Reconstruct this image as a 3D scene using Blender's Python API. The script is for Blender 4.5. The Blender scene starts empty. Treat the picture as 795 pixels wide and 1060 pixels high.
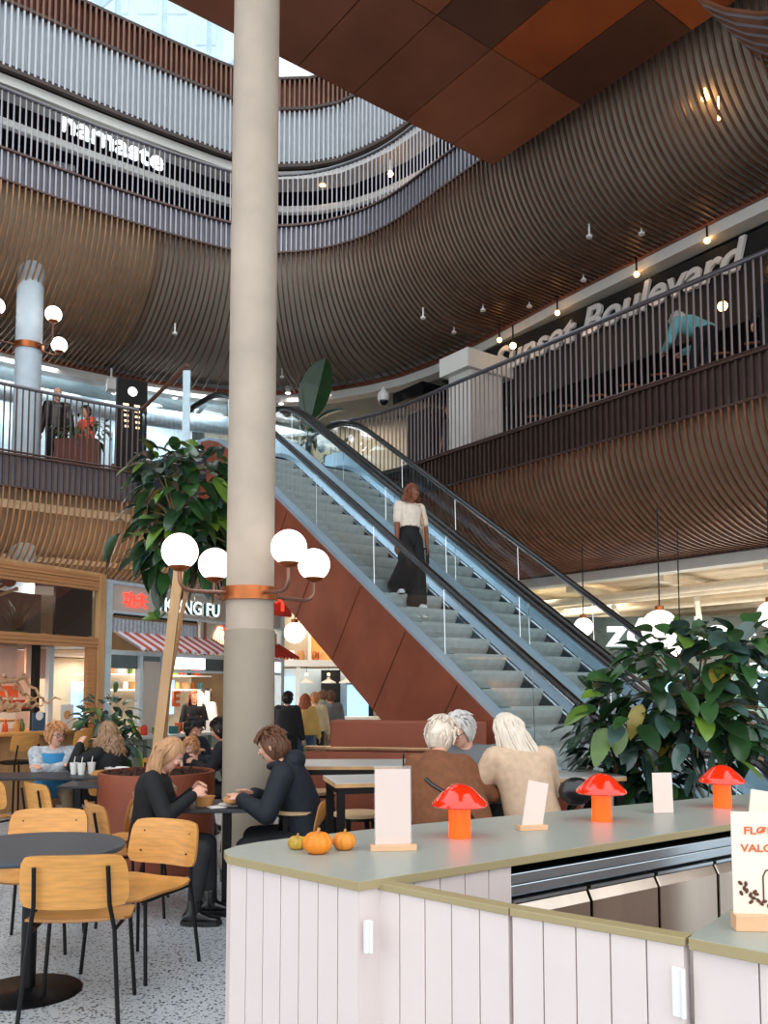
import bpy, bmesh, math, random
from math import sin, cos, pi, radians, sqrt, atan2
from mathutils import Vector, Matrix, Euler, Quaternion
random.seed(7)
C = bpy.context.scene.collection
scn = bpy.context.scene
# ------------------------------------------------------------------ camera survey
F = 900.0; TH = math.atan(.077); CX = 397.5; CY = 715 - F*.077; EYE = 1.55
def _ray(px, py):
    x = (px-CX)/F; u = -(py-CY)/F
    return (x, cos(TH)-u*sin(TH), u*cos(TH)+sin(TH))
def onz(px, py, z):
    r = _ray(px, py); t = (z-EYE)/r[2]; return Vector((r[0]*t, r[1]*t, z))
def ony(px, py, Y):
    r = _ray(px, py); t = Y/r[1]; return Vector((r[0]*t, Y, EYE+r[2]*t))
U2 = Vector((-.607, .795)); V2 = Vector((.795, .607))      # plan axes of the escalators
def uv(u, v, z): return Vector((u*U2.x+v*V2.x, u*U2.y+v*V2.y, z))
# ------------------------------------------------------------------ materials
def lin(h):
    h = h.lstrip('#'); c = [int(h[i:i+2], 16)/255 for i in (0, 2, 4)]
    return tuple((x/12.92 if x <= .04045 else ((x+.055)/1.055)**2.4) for x in c)+(1,)
MATS = {}
def mat(name, col, rough=.5, metal=0, var=.12, scale=6, bump=0, emit=None, es=0, coat=0, stretch=(1,1,1), spec=None):
    if name in MATS: return MATS[name]
    m = bpy.data.materials.new(name); m.use_nodes = True; nt = m.node_tree; N = nt.nodes; L = nt.links
    b = N['Principled BSDF']; b.inputs['Roughness'].default_value = rough; b.inputs['Metallic'].default_value = metal
    c = lin(col)
    if var > 0:
        tc = N.new('ShaderNodeTexCoord'); mp = N.new('ShaderNodeMapping'); mp.inputs['Scale'].default_value = stretch
        L.new(tc.outputs['Object'], mp.inputs['Vector'])
        nz = N.new('ShaderNodeTexNoise'); nz.inputs['Scale'].default_value = scale; nz.inputs['Detail'].default_value = 5
        L.new(mp.outputs['Vector'], nz.inputs['Vector'])
        cr = N.new('ShaderNodeValToRGB'); cr.color_ramp.elements[0].position = .3; cr.color_ramp.elements[1].position = .7
        cr.color_ramp.elements[0].color = tuple(x*(1-var) for x in c[:3])+(1,)
        cr.color_ramp.elements[1].color = tuple(min(1, x*(1+var)) for x in c[:3])+(1,)
        L.new(nz.outputs['Fac'], cr.inputs['Fac']); L.new(cr.outputs['Color'], b.inputs['Base Color'])
        if bump:
            bp = N.new('ShaderNodeBump'); bp.inputs['Strength'].default_value = bump; bp.inputs['Distance'].default_value = .01
            L.new(nz.outputs['Fac'], bp.inputs['Height']); L.new(bp.outputs['Normal'], b.inputs['Normal'])
    else: b.inputs['Base Color'].default_value = c
    if coat: b.inputs['Coat Weight'].default_value = coat
    if spec is not None: b.inputs['Specular IOR Level'].default_value = spec
    if emit: b.inputs['Emission Color'].default_value = lin(emit); b.inputs['Emission Strength'].default_value = es
    MATS[name] = m; return m
def glass_mat(name, tint=(.93,.96,.97), gl=.12):
    m = bpy.data.materials.new(name); m.use_nodes = True; nt = m.node_tree; N = nt.nodes; L = nt.links
    N.remove(N['Principled BSDF']); o = N['Material Output']
    t = N.new('ShaderNodeBsdfTransparent'); t.inputs[0].default_value = tint+(1,)
    g = N.new('ShaderNodeBsdfGlossy'); g.inputs['Roughness'].default_value = .03
    f = N.new('ShaderNodeFresnel'); gm = N.new('ShaderNodeNewGeometry'); ir = N.new('ShaderNodeMath'); ir.operation = 'MULTIPLY_ADD'; ir.inputs[1].default_value = 1/1.45-1.45; ir.inputs[2].default_value = 1.45
    L.new(gm.outputs['Backfacing'], ir.inputs[0]); L.new(ir.outputs[0], f.inputs['IOR'])
    a = N.new('ShaderNodeMath'); a.operation = 'MULTIPLY_ADD'; a.inputs[1].default_value = .8; a.inputs[2].default_value = gl
    L.new(f.outputs[0], a.inputs[0]); x = N.new('ShaderNodeMixShader')
    L.new(a.outputs[0], x.inputs[0]); L.new(t.outputs[0], x.inputs[1]); L.new(g.outputs[0], x.inputs[2]); L.new(x.outputs[0], o.inputs[0])
    MATS[name] = m; return m
def terrazzo():
    m = bpy.data.materials.new('terrazzo'); m.use_nodes = True; nt = m.node_tree; N = nt.nodes; L = nt.links
    b = N['Principled BSDF']; b.inputs['Roughness'].default_value = .32
    tc = N.new('ShaderNodeTexCoord')
    nz = N.new('ShaderNodeTexNoise'); nz.inputs['Scale'].default_value = 60; L.new(tc.outputs['Object'], nz.inputs['Vector'])
    mx = N.new('ShaderNodeVectorMath'); mx.operation = 'MULTIPLY_ADD'; mx.inputs[1].default_value = (.02,)*3
    L.new(nz.outputs['Color'], mx.inputs[0]); L.new(tc.outputs['Object'], mx.inputs[2])
    base = N.new('ShaderNodeTexNoise'); base.inputs['Scale'].default_value = 1.3; L.new(tc.outputs['Object'], base.inputs['Vector'])
    br = N.new('ShaderNodeValToRGB'); br.color_ramp.elements[0].color = lin('#AEB6BC'); br.color_ramp.elements[1].color = lin('#D0D6DA')
    L.new(base.outputs['Fac'], br.inputs['Fac']); cur = br.outputs['Color']
    for sc, th, ca, cb in ((40, .33, '#14171B', '#4B5056'), (75, .30, '#24292F', '#6B655C'), (60, .16, '#EEF2F4', '#C9A98A')):
        v = N.new('ShaderNodeTexVoronoi'); v.inputs['Scale'].default_value = sc; L.new(mx.outputs[0], v.inputs['Vector'])
        lt = N.new('ShaderNodeMath'); lt.operation = 'LESS_THAN'; lt.inputs[1].default_value = th; L.new(v.outputs['Distance'], lt.inputs[0])
        sp = N.new('ShaderNodeSeparateColor'); L.new(v.outputs['Color'], sp.inputs[0])
        gt = N.new('ShaderNodeMath'); gt.operation = 'GREATER_THAN'; gt.inputs[1].default_value = .3; L.new(sp.outputs[0], gt.inputs[0])
        ml = N.new('ShaderNodeMath'); ml.operation = 'MULTIPLY'; L.new(lt.outputs[0], ml.inputs[0]); L.new(gt.outputs[0], ml.inputs[1])
        cc = N.new('ShaderNodeMix'); cc.data_type = 'RGBA'; cc.inputs[6].default_value = lin(ca); cc.inputs[7].default_value = lin(cb); L.new(sp.outputs[1], cc.inputs[0])
        mm = N.new('ShaderNodeMix'); mm.data_type = 'RGBA'; L.new(ml.outputs[0], mm.inputs[0]); L.new(cur, mm.inputs[6]); L.new(cc.outputs[2], mm.inputs[7]); cur = mm.outputs[2]
    L.new(cur, b.inputs['Base Color']); MATS['terrazzo'] = m; return m
def leaf_mat(name, c, rough=.3):
    m = mat(name, c, rough, 0, .25, 9, coat=.25); return m
M = lambda n: MATS[n]
terrazzo()
glass_mat('glass'); glass_mat('esc_glass', (.87,.95,.97), .06); glass_mat('acrylic', (.97,.97,.97), .03)
mat('concrete', '#B9A999', .75, 0, .1, 3, .25); mat('painted_column', '#A39685', .6, 0, .03)
mat('white_column', '#C9D6DF', .6, 0, .06)
mat('slat_brown', '#845640', .35, .35, .25, 4); mat('slat_dark', '#55413B', .35, .5, .2, 4); mat('slat_grey', '#9C9AA2', .35, .6, .1, 3)
mat('slat_white', '#BFC2C6', .5, 0, .05); mat('band_white', '#C2C8CE', .6, 0, .05); mat('slat_tan', '#A57A56', .45, .2, .3, 4)
mat('slat_umber', '#70503F', .4, .3, .3, 4); mat('slat_mid', '#6A5E60', .35, .5, .1, 3); mat('rail_steel', '#77757A', .3, .7, .1); mat('backing_brown', '#76675A', .9, 0, .3, .8); mat('backing_grey', '#B3AA9C', .9, 0, .25, .6)
mat('backing_tan', '#9C8A76', .9, 0, .25, .6)
mat('fascia_dark', '#43342F', .6, 0, .15); mat('fascia_grey', '#6E6970', .5, .2, .1)
mat('copper_a', '#8E5034', .38, .2, .18, 1.2); mat('copper_b', '#7C4630', .4, .2, .2, 1.2); mat('copper_c', '#5E3828', .4, .2, .2, 1.2); mat('copper_d', '#A04C24', .38, .2, .2, 1.2)
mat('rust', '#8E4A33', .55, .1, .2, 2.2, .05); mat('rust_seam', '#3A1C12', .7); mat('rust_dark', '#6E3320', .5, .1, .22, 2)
mat('trim_white', '#DCD9D2', .5, 0, .03); mat('ceiling_white', '#D9CBB6', .8, 0, .12, 2); mat('pipe_white', '#EFE2CC', .5, 0, .06)
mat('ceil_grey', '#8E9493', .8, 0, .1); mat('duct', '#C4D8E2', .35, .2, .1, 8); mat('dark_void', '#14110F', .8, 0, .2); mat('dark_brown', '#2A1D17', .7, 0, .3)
mat('wall_blue', '#C8D8DF', .7, 0, .05); mat('wall_beige', '#C9B79B', .8, 0, .06); mat('wall_warm', '#B79673', .8, 0, .25, 1.4)
mat('steel', '#B9C4CC', .22, 1, .08, 3, stretch=(1,1,1)); mat('steel_dark', '#59646C', .3, .9, .1); mat('chrome', '#E4ECF2', .12, 1, 0)
mat('steel_warm', '#CBBBAC', .2, 1, .2, 3, stretch=(1,1,.2)); mat('rubber', '#0C0C0D', .35, 0, 0, coat=.3); mat('step_grey', '#B6B7B1', .5, .1, .1, 12); mat('skirt_blue', '#2C4453', .35, .5, .1); mat('pale_sky_blue', '#B4CFE2', .3, .5, .08, 2)
mat('step_dark', '#2E3B44', .4, .4, .1)
mat('black_metal', '#121214', .4, .4, .05); mat('table_black', '#2A2E34', .45, 0, .06, 30); mat('table_blue', '#3B444E', .42, 0, .05, 20)
mat('ply', '#DD9C50', .42, 0, .16, 7, stretch=(1,1,9), coat=.15); mat('ply_light', '#D8B48A', .5, 0, .12, 7, stretch=(1,1,8)); mat('ply_edge', '#B07840', .5, 0, .15)
mat('wood', '#C79A68', .55, 0, .2, 9, stretch=(1,1,.15)); mat('wood_pale', '#E2B48C', .5, 0, .12, 10, stretch=(.2,1,1)); mat('wood_stripe', '#BC8658', .5, 0, .22, 12, stretch=(.1,.1,4))
mat('counter_top', '#A3A89E', .35, 0, .03, 20); mat('counter_edge', '#A3936B', .5, 0, .04); mat('plank_white', '#DFD0CC', .55, 0, .02); mat('plank_groove', '#A79FA0', .7, 0, 0)
mat('lamp_red', '#E82C0A', .12, 0, .03, coat=.8, emit='#FF2E05', es=.12); mat('lamp_orange', '#FF5A0C', .3, 0, 0, emit='#FF4A08', es=1.1)
mat('globe', '#FFFFFF', .3, 0, 0, emit='#FFF4E8', es=2.6); mat('lamp_warm', '#FFE0B0', .3, 0, 0, emit='#FFC070', es=14); mat('lamp_white', '#FFFFFF', .3, 0, 0, emit='#F2F6FF', es=5)
mat('brass', '#B5683A', .3, .8, .1); mat('bronze', '#8D6555', .35, .7, .05)
mat('card', '#F0D8CC', .6, 0, .02, emit=None); mat('card_cream', '#F3E6D3', .6, 0, .02); mat('print_orange', '#D9662E', .6, 0, 0); mat('coffee', '#5A2E1C', .6, 0, .3, 40)
mat('pumpkin', '#F08A1E', .5, 0, .15, 12); mat('pumpkin_pale', '#E8902E', .5, 0, .15, 12); mat('gourd', '#C9A23C', .5, 0, .5, 22); mat('stem_tan', '#B98B50', .7)
mat('neon_white', '#FFFFFF', .4, 0, 0, emit='#F0FFFC', es=1.4); mat('neon_red', '#FF5040', .4, 0, 0, emit='#FF3A28', es=1.5); mat('neon_warm', '#FFE8C8', .4, 0, 0, emit='#FFD9A8', es=1.8)
mat('sign_white', '#D8D3CE', .5, 0, .02); mat('sign_teal', '#2E6E73', .5, 0, 0); mat('sign_grey', '#C5BDB4', .6, 0, .04)
mat('soil', '#3B2318', .95, 0, .5, 40, 1); mat('trunk', '#B98C60', .8, 0, .2, 20); mat('stake', '#C79F74', .7, 0, .15, 8, stretch=(1,1,.2)); mat('branch', '#6F5A3A', .8)
leaf_mat('leaf_dark', '#1F3A1E'); leaf_mat('leaf_mid', '#31552A'); leaf_mat('leaf_light', '#5B7A2A'); leaf_mat('leaf_blue', '#435C54', .22); leaf_mat('leaf_gold', '#8A7A2C', .5); leaf_mat('leaf_deep', '#10251D', .18)
mat('skin', '#E0A184', .5, 0, .06, 20); mat('skin_pink', '#E8AE94', .5, 0, .06, 20); mat('skin_brown', '#8A5236', .5, 0, .06, 20); mat('eye_white', '#F2EDE8', .3, 0, 0); mat('eye_dark', '#1A1210', .3, 0, 0); mat('lips', '#B8604F', .5, 0, 0)
mat('cloth_black', '#15161A', .8, 0, .25, 14, .3); mat('cloth_navy', '#141B26', .75, 0, .25, 14, .3); mat('denim_black', '#26262A', .8, 0, .2, 20); mat('leather_black', '#101012', .3, 0, .1, coat=.4)
mat('cloth_brown', '#7A4C30', .95, 0, .15, 25, .4); mat('cloth_beige', '#CDB094', .9, 0, .1, 25, .3); mat('cloth_white', '#EBDCCB', .8, 0, .1, 25, .3); mat('cloth_cream', '#E0CFA8', .85, 0, .1); mat('cloth_grey', '#6F7174', .85, 0, .12)
mat('cloth_yellow', '#E8C070', .85, 0, .1); mat('cloth_green', '#7F8A72', .85, 0, .1); mat('vest_blue', '#2F86B8', .7, 0, .1); mat('cloth_stripe', '#B4B9BE', .8, 0, .35, 30); mat('hivis', '#F2592A', .7, 0, .1); mat('teal', '#6FB9BF', .8, 0, .1); mat('khaki', '#9A8468', .85, 0, .1); mat('jeans', '#4A6684', .85, 0, .15)
mat('hair_blond', '#B98A60', .45, 0, .3, 30, stretch=(1,1,.2)); mat('hair_platinum', '#E0D2C0', .4, 0, .15, 30, stretch=(1,1,.2)); mat('hair_grey', '#CFCBC6', .5, 0, .2, 30); mat('hair_brown', '#6B4630', .5, 0, .3, 30); mat('hair_dark', '#1C1411', .45, 0, .2, 30); mat('hair_curly', '#9C7A5C', .5, 0, .4, 30); mat('hair_red', '#A8572E', .5, 0, .3, 30); mat('hair_ginger', '#C98F5E', .5, 0, .3, 30); mat('hair_braid', '#7A4026', .5, 0, .4, 40)
mat('kraft', '#C98E55', .7, 0, .08); mat('bread', '#E0A468', .8, 0, .2, 30); mat('paper', '#F0EEEA', .6, 0, 0); mat('shawl', '#B29472', .95, 0, .3, 60, .8, stretch=(1,1,2))
mat('kiosk_dark', '#14201C', .3, 0, .2); mat('pink_panel', '#E3C0AE', .6, 0, .06); mat('sage', '#8C978A', .6, 0, .05); mat('sage_dark', '#55615A', .6, 0, .05); mat('tile_blue', '#A9B1BC', .45, 0, .2, 20)
mat('awning_red', '#B5503A', .6, 0, .1); mat('awning_white', '#D8D0D8', .6, 0, .05); mat('orange_flat', '#E0602A', .6, 0, .1); mat('blue_screen', '#9CC8E8', .5, 0, 0, emit='#A8D4F4', es=1.0); mat('light_panel', '#FFFFFF', .5, 0, 0, emit='#F4F8FF', es=2.0)
mat('terracotta', '#A85A34', .8, 0, .1); mat('pot_green', '#7E8C4A', .6, 0, .1); mat('fridge_black', '#101214', .25, 0, .1); mat('white_enamel', '#EDEBE6', .4, 0, .03); mat('driftwood', '#C9A27C', .8, 0, .4, 12, .4)
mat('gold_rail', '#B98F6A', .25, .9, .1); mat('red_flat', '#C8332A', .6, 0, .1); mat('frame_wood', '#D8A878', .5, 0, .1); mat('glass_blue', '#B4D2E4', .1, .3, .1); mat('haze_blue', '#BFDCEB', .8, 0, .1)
# ------------------------------------------------------------------ mesh builder
def frame(dx, dy=None):
    pass
class MB:
    def __init__(s, M0=None): s.v = []; s.f = []; s.m = []; s.M = M0 or Matrix.Identity(4); s.mi = 0
    def pts(s, ps):
        n = len(s.v); s.v += [tuple(s.M @ Vector(p)) for p in ps]; return n
    def face(s, idx): s.f.append(idx); s.m.append(s.mi)
    def quad(s, a, b, c, d):
        n = s.pts([a, b, c, d]); s.face((n, n+1, n+2, n+3))
    def box(s, c, d, rot=None, taper=1):
        hx, hy, hz = d[0]/2, d[1]/2, d[2]/2; R = rot if rot else Matrix.Identity(3); c = Vector(c)
        ps = []
        for z, k in ((-hz, 1), (hz, taper)):
            for x, y in ((-hx, -hy), (hx, -hy), (hx, hy), (-hx, hy)): ps.append(c + R @ Vector((x*k, y*k, z)))
        n = s.pts(ps)
        for q in ((0,3,2,1),(4,5,6,7),(0,1,5,4),(1,2,6,5),(2,3,7,6),(3,0,4,7)): s.face(tuple(n+i for i in q))
        return s
    def bx(s, x0, x1, y0, y1, z0, z1): return s.box(((x0+x1)/2, (y0+y1)/2, (z0+z1)/2), (abs(x1-x0), abs(y1-y0), abs(z1-z0)))
    def bar(s, a, b, w, h, up=(0,0,1)):
        a = Vector(a); b = Vector(b); d = b-a; L = d.length
        if L < 1e-6: return s
        z = d/L; u = Vector(up)
        if abs(z.dot(u)) > .98: u = Vector((0,1,0)) if abs(z.y) < .9 else Vector((1,0,0))
        x = u.cross(z).normalized(); y = z.cross(x)
        R = Matrix((x, y, z)).transposed()
        return s.box((a+b)/2, (w, h, L), R)
    def tube(s, path, r, n=8, cap=True, sx=1, up=None):
        path = [Vector(p) for p in path]; K = len(path); rs = r if isinstance(r, (list, tuple)) else [r]*K
        t0 = (path[1]-path[0]).normalized(); u = Vector(up) if up else (Vector((0,0,1)) if abs(t0.z) < .9 else Vector((1,0,0)))
        x = u.cross(t0).normalized(); base = None
        for i in range(K):
            t = ((path[min(i+1, K-1)]-path[max(i-1, 0)])).normalized()
            x = (x - t*x.dot(t)); x = x.normalized() if x.length > 1e-6 else Vector((1,0,0)); y = t.cross(x)
            st = s.pts([path[i] + x*(cos(2*pi*k/n)*rs[i]*sx) + y*(sin(2*pi*k/n)*rs[i]) for k in range(n)])
            if base is not None:
                for k in range(n): s.face((base+k, base+(k+1)%n, st+(k+1)%n, st+k))
            elif cap: s.face(tuple(st+k for k in reversed(range(n))))
            base = st
        if cap: s.face(tuple(base+k for k in range(n)))
        return s
    def cyl(s, a, b, r0, r1=None, n=16): return s.tube([a, b], [r0, r0 if r1 is None else r1], n)
    def lathe(s, prof, c=(0,0,0), n=24, sx=1, sy=1, close=True):
        c = Vector(c); base = None; first = None
        for (r, z) in prof:
            st = s.pts([c + Vector((cos(2*pi*k/n)*r*sx, sin(2*pi*k/n)*r*sy, z)) for k in range(n)])
            if base is not None:
                for k in range(n): s.face((base+k, base+(k+1)%n, st+(k+1)%n, st+k))
            else: first = st
            base = st
        if close:
            s.face(tuple(first+k for k in reversed(range(n)))); s.face(tuple(base+k for k in range(n)))
        return s
    def sphere(s, c, r, n=16, m=10, sc=(1,1,1), R=None):
        c = Vector(c); R = R or Matrix.Identity(3); base = None
        top = s.pts([c + R @ Vector((0, 0, -r*sc[2]))])
        for i in range(1, m):
            a = -pi/2 + pi*i/m
            st = s.pts([c + R @ Vector((cos(a)*cos(2*pi*k/n)*r*sc[0], cos(a)*sin(2*pi*k/n)*r*sc[1], sin(a)*r*sc[2])) for k in range(n)])
            for k in range(n):
                if base is None: s.face((top, st+(k+1)%n, st+k))
                else: s.face((base+k, base+(k+1)%n, st+(k+1)%n, st+k))
            base = st
        e = s.pts([c + R @ Vector((0, 0, r*sc[2]))])
        for k in range(n): s.face((base+k, base+(k+1)%n, e))
        return s
    def prism(s, poly, z0, z1):
        n = len(poly); a = s.pts([(p[0], p[1], z0) for p in poly]); b = s.pts([(p[0], p[1], z1) for p in poly])
        s.face(tuple(a+k for k in reversed(range(n)))); s.face(tuple(b+k for k in range(n)))
        for k in range(n): s.face((a+k, a+(k+1)%n, b+(k+1)%n, b+k))
        return s
    def build(s, name, mats, parent=None, smooth=False, bevel=0, loc=None):
        me = bpy.data.meshes.new(name); me.from_pydata(s.v, [], s.f)
        for mm in (mats if isinstance(mats, (list, tuple)) else [mats]): me.materials.append(MATS[mm] if isinstance(mm, str) else mm)
        me.polygons.foreach_set('material_index', s.m)
        if smooth:
            me.polygons.foreach_set('use_smooth', [True]*len(s.f))
            try: me.set_sharp_from_angle(angle=radians(40))
            except Exception: pass
        me.update(); o = bpy.data.objects.new(name, me); C.objects.link(o)
        if parent is not None: o.parent = parent
        if loc: o.location = loc
        if bevel:
            b = o.modifiers.new('b', 'BEVEL'); b.width = bevel; b.segments = 2; b.limit_method = 'ANGLE'
        return o
def tag(o, label=None, cat=None, group=None, kind=None):
    if label: o['label'] = label
    if cat: o['category'] = cat
    if group: o['group'] = group
    if kind: o['kind'] = kind
    return o
def thing(name, label, cat, loc=(0,0,0), rz=0, group=None):
    o = bpy.data.objects.new(name, None); C.objects.link(o); o.empty_display_size = .1
    o.location = loc; o.rotation_euler = (0,0,rz); return tag(o, label, cat, group)
def copy_tree(o, label, loc, rz=0, group=None):
    def rec(a, par):
        c = a.copy(); C.objects.link(c); c.parent = par
        for ch in a.children: rec(ch, c)
        return c
    r = rec(o, None); r.location = loc; r.rotation_euler = (0,0,rz); r['label'] = label
    if group: r['group'] = group
    return r
def struct(o): o['kind'] = 'structure'; return o
def LF(x, y, ang, z=0): return Matrix.Translation((x, y, z)) @ Matrix.Rotation(ang, 4, 'Z')
def text_obj(name, s, size, M4, mats, parent=None, extrude=.01, shear=0, bold=0, align='LEFT', sx=1, spacing=1):
    cu = bpy.data.curves.new(name, 'FONT'); cu.body = s; cu.size = size; cu.extrude = extrude; cu.shear = shear; cu.offset = bold; cu.align_x = align; cu.space_character = spacing
    t = bpy.data.objects.new(name+'_c', cu); C.objects.link(t)
    dg = bpy.context.evaluated_depsgraph_get(); me = bpy.data.meshes.new_from_object(t.evaluated_get(dg)); bpy.data.objects.remove(t)
    me.transform(M4 @ Matrix.Diagonal((sx, 1, 1, 1)))
    me.materials.clear()
    for mm in (mats if isinstance(mats, (list, tuple)) else [mats]): me.materials.append(MATS[mm])
    if isinstance(mats, (list, tuple)) and len(mats) > 1:
        nf = (M4.to_3x3() @ Vector((0,0,1))).normalized()
        for p in me.polygons: p.material_index = 0 if abs(p.normal.dot(nf)) > .7 else 1
    o = bpy.data.objects.new(name, me); C.objects.link(o)
    if parent is not None: o.parent = parent
    return o
def text_frame(org, xdir, up=(0,0,1)):
    x = Vector(xdir).normalized(); y = Vector(up); z = x.cross(y).normalized(); R = Matrix((x, y, z)).transposed().to_4x4()
    return Matrix.Translation(org) @ R
def smooth_curve(pts, step=.1):
    P = [Vector(p) for p in pts]; out = []
    for i in range(len(P)-1):
        p0 = P[max(i-1, 0)]; p1 = P[i]; p2 = P[i+1]; p3 = P[min(i+2, len(P)-1)]; n = max(2, int((p2-p1).length/.05))
        for k in range(n):
            t = k/n; out.append(.5*((2*p1)+(p2-p0)*t+(2*p0-5*p1+4*p2-p3)*t*t+(3*p1-p0-3*p2+p3)*t**3))
    out.append(P[-1])
    res = [out[0]]; acc = 0
    for a, b in zip(out, out[1:]):
        d = (b-a).length
        while acc+d >= step:
            t = (step-acc)/d; a = a.lerp(b, t); res.append(a.copy()); d = (b-a).length; acc = 0
            if d < 1e-9: break
        acc += d
    return res
def normals(cv):
    out = []
    for i in range(len(cv)):
        t = (cv[min(i+1, len(cv)-1)]-cv[max(i-1, 0)]).normalized(); out.append(Vector((-t.y, t.x)))   # curve runs left to right, outward = left of travel
    return out
def offset(cv, d): return [p+n*d for p, n in zip(cv, normals(cv))]
def match(cv, other):
    """for each point of cv the point of the other curve hit by its outward normal"""
    out = []
    for p, n in zip(cv, normals(cv)):
        best = None
        for a, b in zip(other, other[1:]):
            e = b-a; den = n.x*(-e.y)+n.y*e.x
            if abs(den) < 1e-9: continue
            w = a-p; t = (w.x*(-e.y)+w.y*e.x)/den; s_ = (n.x*w.y-n.y*w.x)/den
            if t > 0 and -1e-6 <= s_ <= 1.000001 and (best is None or t < best[0]): best = (t, p+n*t)
        out.append(best[1] if best else min(other, key=lambda q: (q-(p+n*2.5)).length))
    return out
# ================================================================== SETTING
mat('stripe_pale', '#E2CFAE', .7, 0, .05)
Ec = [(-10.3,2),(-10.3,7),(-9.7,10.4),(-8.4,12.4),(-6.46,14.0),(-4.88,15.22),(-3.05,16.36),(-2.1,16.5),(-1.04,16.27),(.05,15.52),(1.21,14.01),(3.9,10.42),(6.0,7.65),(9.0,3.72)]
Wc = [(-13,4),(-12.6,9),(-11,12),(-9,13.6),(-6.99,15.01),(-5.28,16.31),(-3.24,17.71),(-2.32,18.05),(-1.16,17.91),(-.23,17.31),(.62,16.45),(3.3,12.95),(7.5,7.45)]
C2c = [(-15,5),(-14,10),(-12,13.6),(-9.9,16.1),(-7.98,17.59),(-6.09,18.98),(-4.45,19.88),(-3.6,20.15),(-2.55,20.22),(-1.08,19.9),(.51,18.9),(1.84,17.24),(2.9,15.57),(3.9,14.1),(5.46,11.85),(8.4,7.9),(11,4.5)]
C1c = [(-13.5,5),(-12.8,9),(-10.8,12.9),(-9,14.9),(-7.3,16.2),(-5.6,17.5),(-3.6,18.6),(-2,18.9),(-.4,18.3),(1.2,17.2),(3.3,14.95),(5.4,12.3),(8.2,8.7),(11.5,4.5)]
E1 = smooth_curve(Ec, .1); W1 = smooth_curve(Wc, .11); C2 = smooth_curve(C2c, .15); C1 = smooth_curve(C1c, .15)
def strip(name, A, B, za, zb, m, step=4, dbl=0):
    mb = MB(); idx = list(range(0, len(A), step))
    if idx[-1] != len(A)-1: idx.append(len(A)-1)
    n = mb.pts([(A[i].x, A[i].y, za) for i in idx]); k = len(idx); mb.pts([(B[i].x, B[i].y, zb) for i in idx])
    for i in range(k-1): mb.face((n+i, n+i+1, n+k+i+1, n+k+i))
    return mb.build(name, m, smooth=True)
def slab(name, A, B, z0, z1, m, step=6):
    mb = MB(); idx = list(range(0, len(A), step))
    if idx[-1] != len(A)-1: idx.append(len(A)-1)
    k = len(idx); n = mb.pts([(A[i].x, A[i].y, z0) for i in idx]+[(B[i].x, B[i].y, z0) for i in idx]+[(A[i].x, A[i].y, z1) for i in idx]+[(B[i].x, B[i].y, z1) for i in idx])
    for i in range(k-1):
        mb.face((n+i, n+i+1, n+k+i+1, n+k+i)); mb.face((n+2*k+i, n+3*k+i, n+3*k+i+1, n+2*k+i+1))
        mb.face((n+i, n+2*k+i, n+2*k+i+1, n+i+1)); mb.face((n+k+i, n+k+i+1, n+3*k+i+1, n+3*k+i))
    return struct(mb.build(name, m))
fl = struct(MB().bx(-22, 22, -8, 32, -.1, 0).build('floor', 'terrazzo'))
far = lambda cv, d: offset(cv, d)
# slabs between storeys: ceilings of each storey
slab('ceiling', C1, far(C1, 9), 3.6, 3.75, 'ceiling_white')
slab('ceiling', C2, far(C2, 7), 8.6, 8.75, 'ceil_grey')
slab('ceiling', W1, far(W1, 7), 12.9, 13.0, 'dark_brown')
LAND = [uv(13.0, 5.8, 0).to_2d(), uv(12.75, 9.35, 0).to_2d(), uv(14.6, 9.35, 0).to_2d(), Vector((-2, 18.5)), Vector((-4.7, 17)), Vector((-4.45, 15.45))]
slab('floor_upper', offset(E1, .05), far(E1, 11), 5.38, 5.5, 'fascia_dark')
slab('floor_top', offset(E1, .05), far(E1, 11), 10.58, 10.7, 'fascia_dark')
# landing plate of the escalators
mb = MB(); mb.prism([tuple(p) for p in LAND], 5.0, 5.49); struct(mb.build('floor_landing', 'step_dark'))
# fascia panels with upright bars
def fascia(n, A, z0, z1, m_back, m_bar, w=.028, d=.05):
    strip('trim_%d' % n, offset(A, .03), offset(A, .03), z0, z1, m_back, 4)
    o = bpy.data.objects['trim_%d' % n]; struct(o)
    mb = MB(); nn = normals(A)
    for p, nv in zip(A, nn):
        a = atan2(nv.y, nv.x); mb.box((p.x, p.y, (z0+z1)/2), (d, w, z1-z0), Matrix.Rotation(a, 3, 'Z'))
    mb.mi = 1
    for z in (z0, z1-.02):
        for i in range(0, len(A)-3, 3):
            j = min(i+3, len(A)-1); mb.bar((A[i].x-nn[i].x*.02, A[i].y-nn[i].y*.02, z+.01), (A[j].x-nn[j].x*.02, A[j].y-nn[j].y*.02, z+.01), .07, .03)
    b = struct(mb.build('trim_%d' % (n+1), [m_bar, 'slat_dark']))
# level 3 and level 2 fascia
fascia(1, E1, 10.12, 10.68, 'fascia_grey', 'slat_grey')
iR = min(range(len(E1)), key=lambda i: (E1[i]-Vector((-.9, 16.2))).length); iL = min(range(len(E1)), key=lambda i: (E1[i]-Vector((-4.46, 15.5))).length)
fascia(3, E1[:iL+1], 4.92, 5.48, 'fascia_grey', 'slat_dark')
fascia(5, E1[iR-2:], 4.92, 5.48, 'fascia_dark', 'slat_dark')
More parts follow.
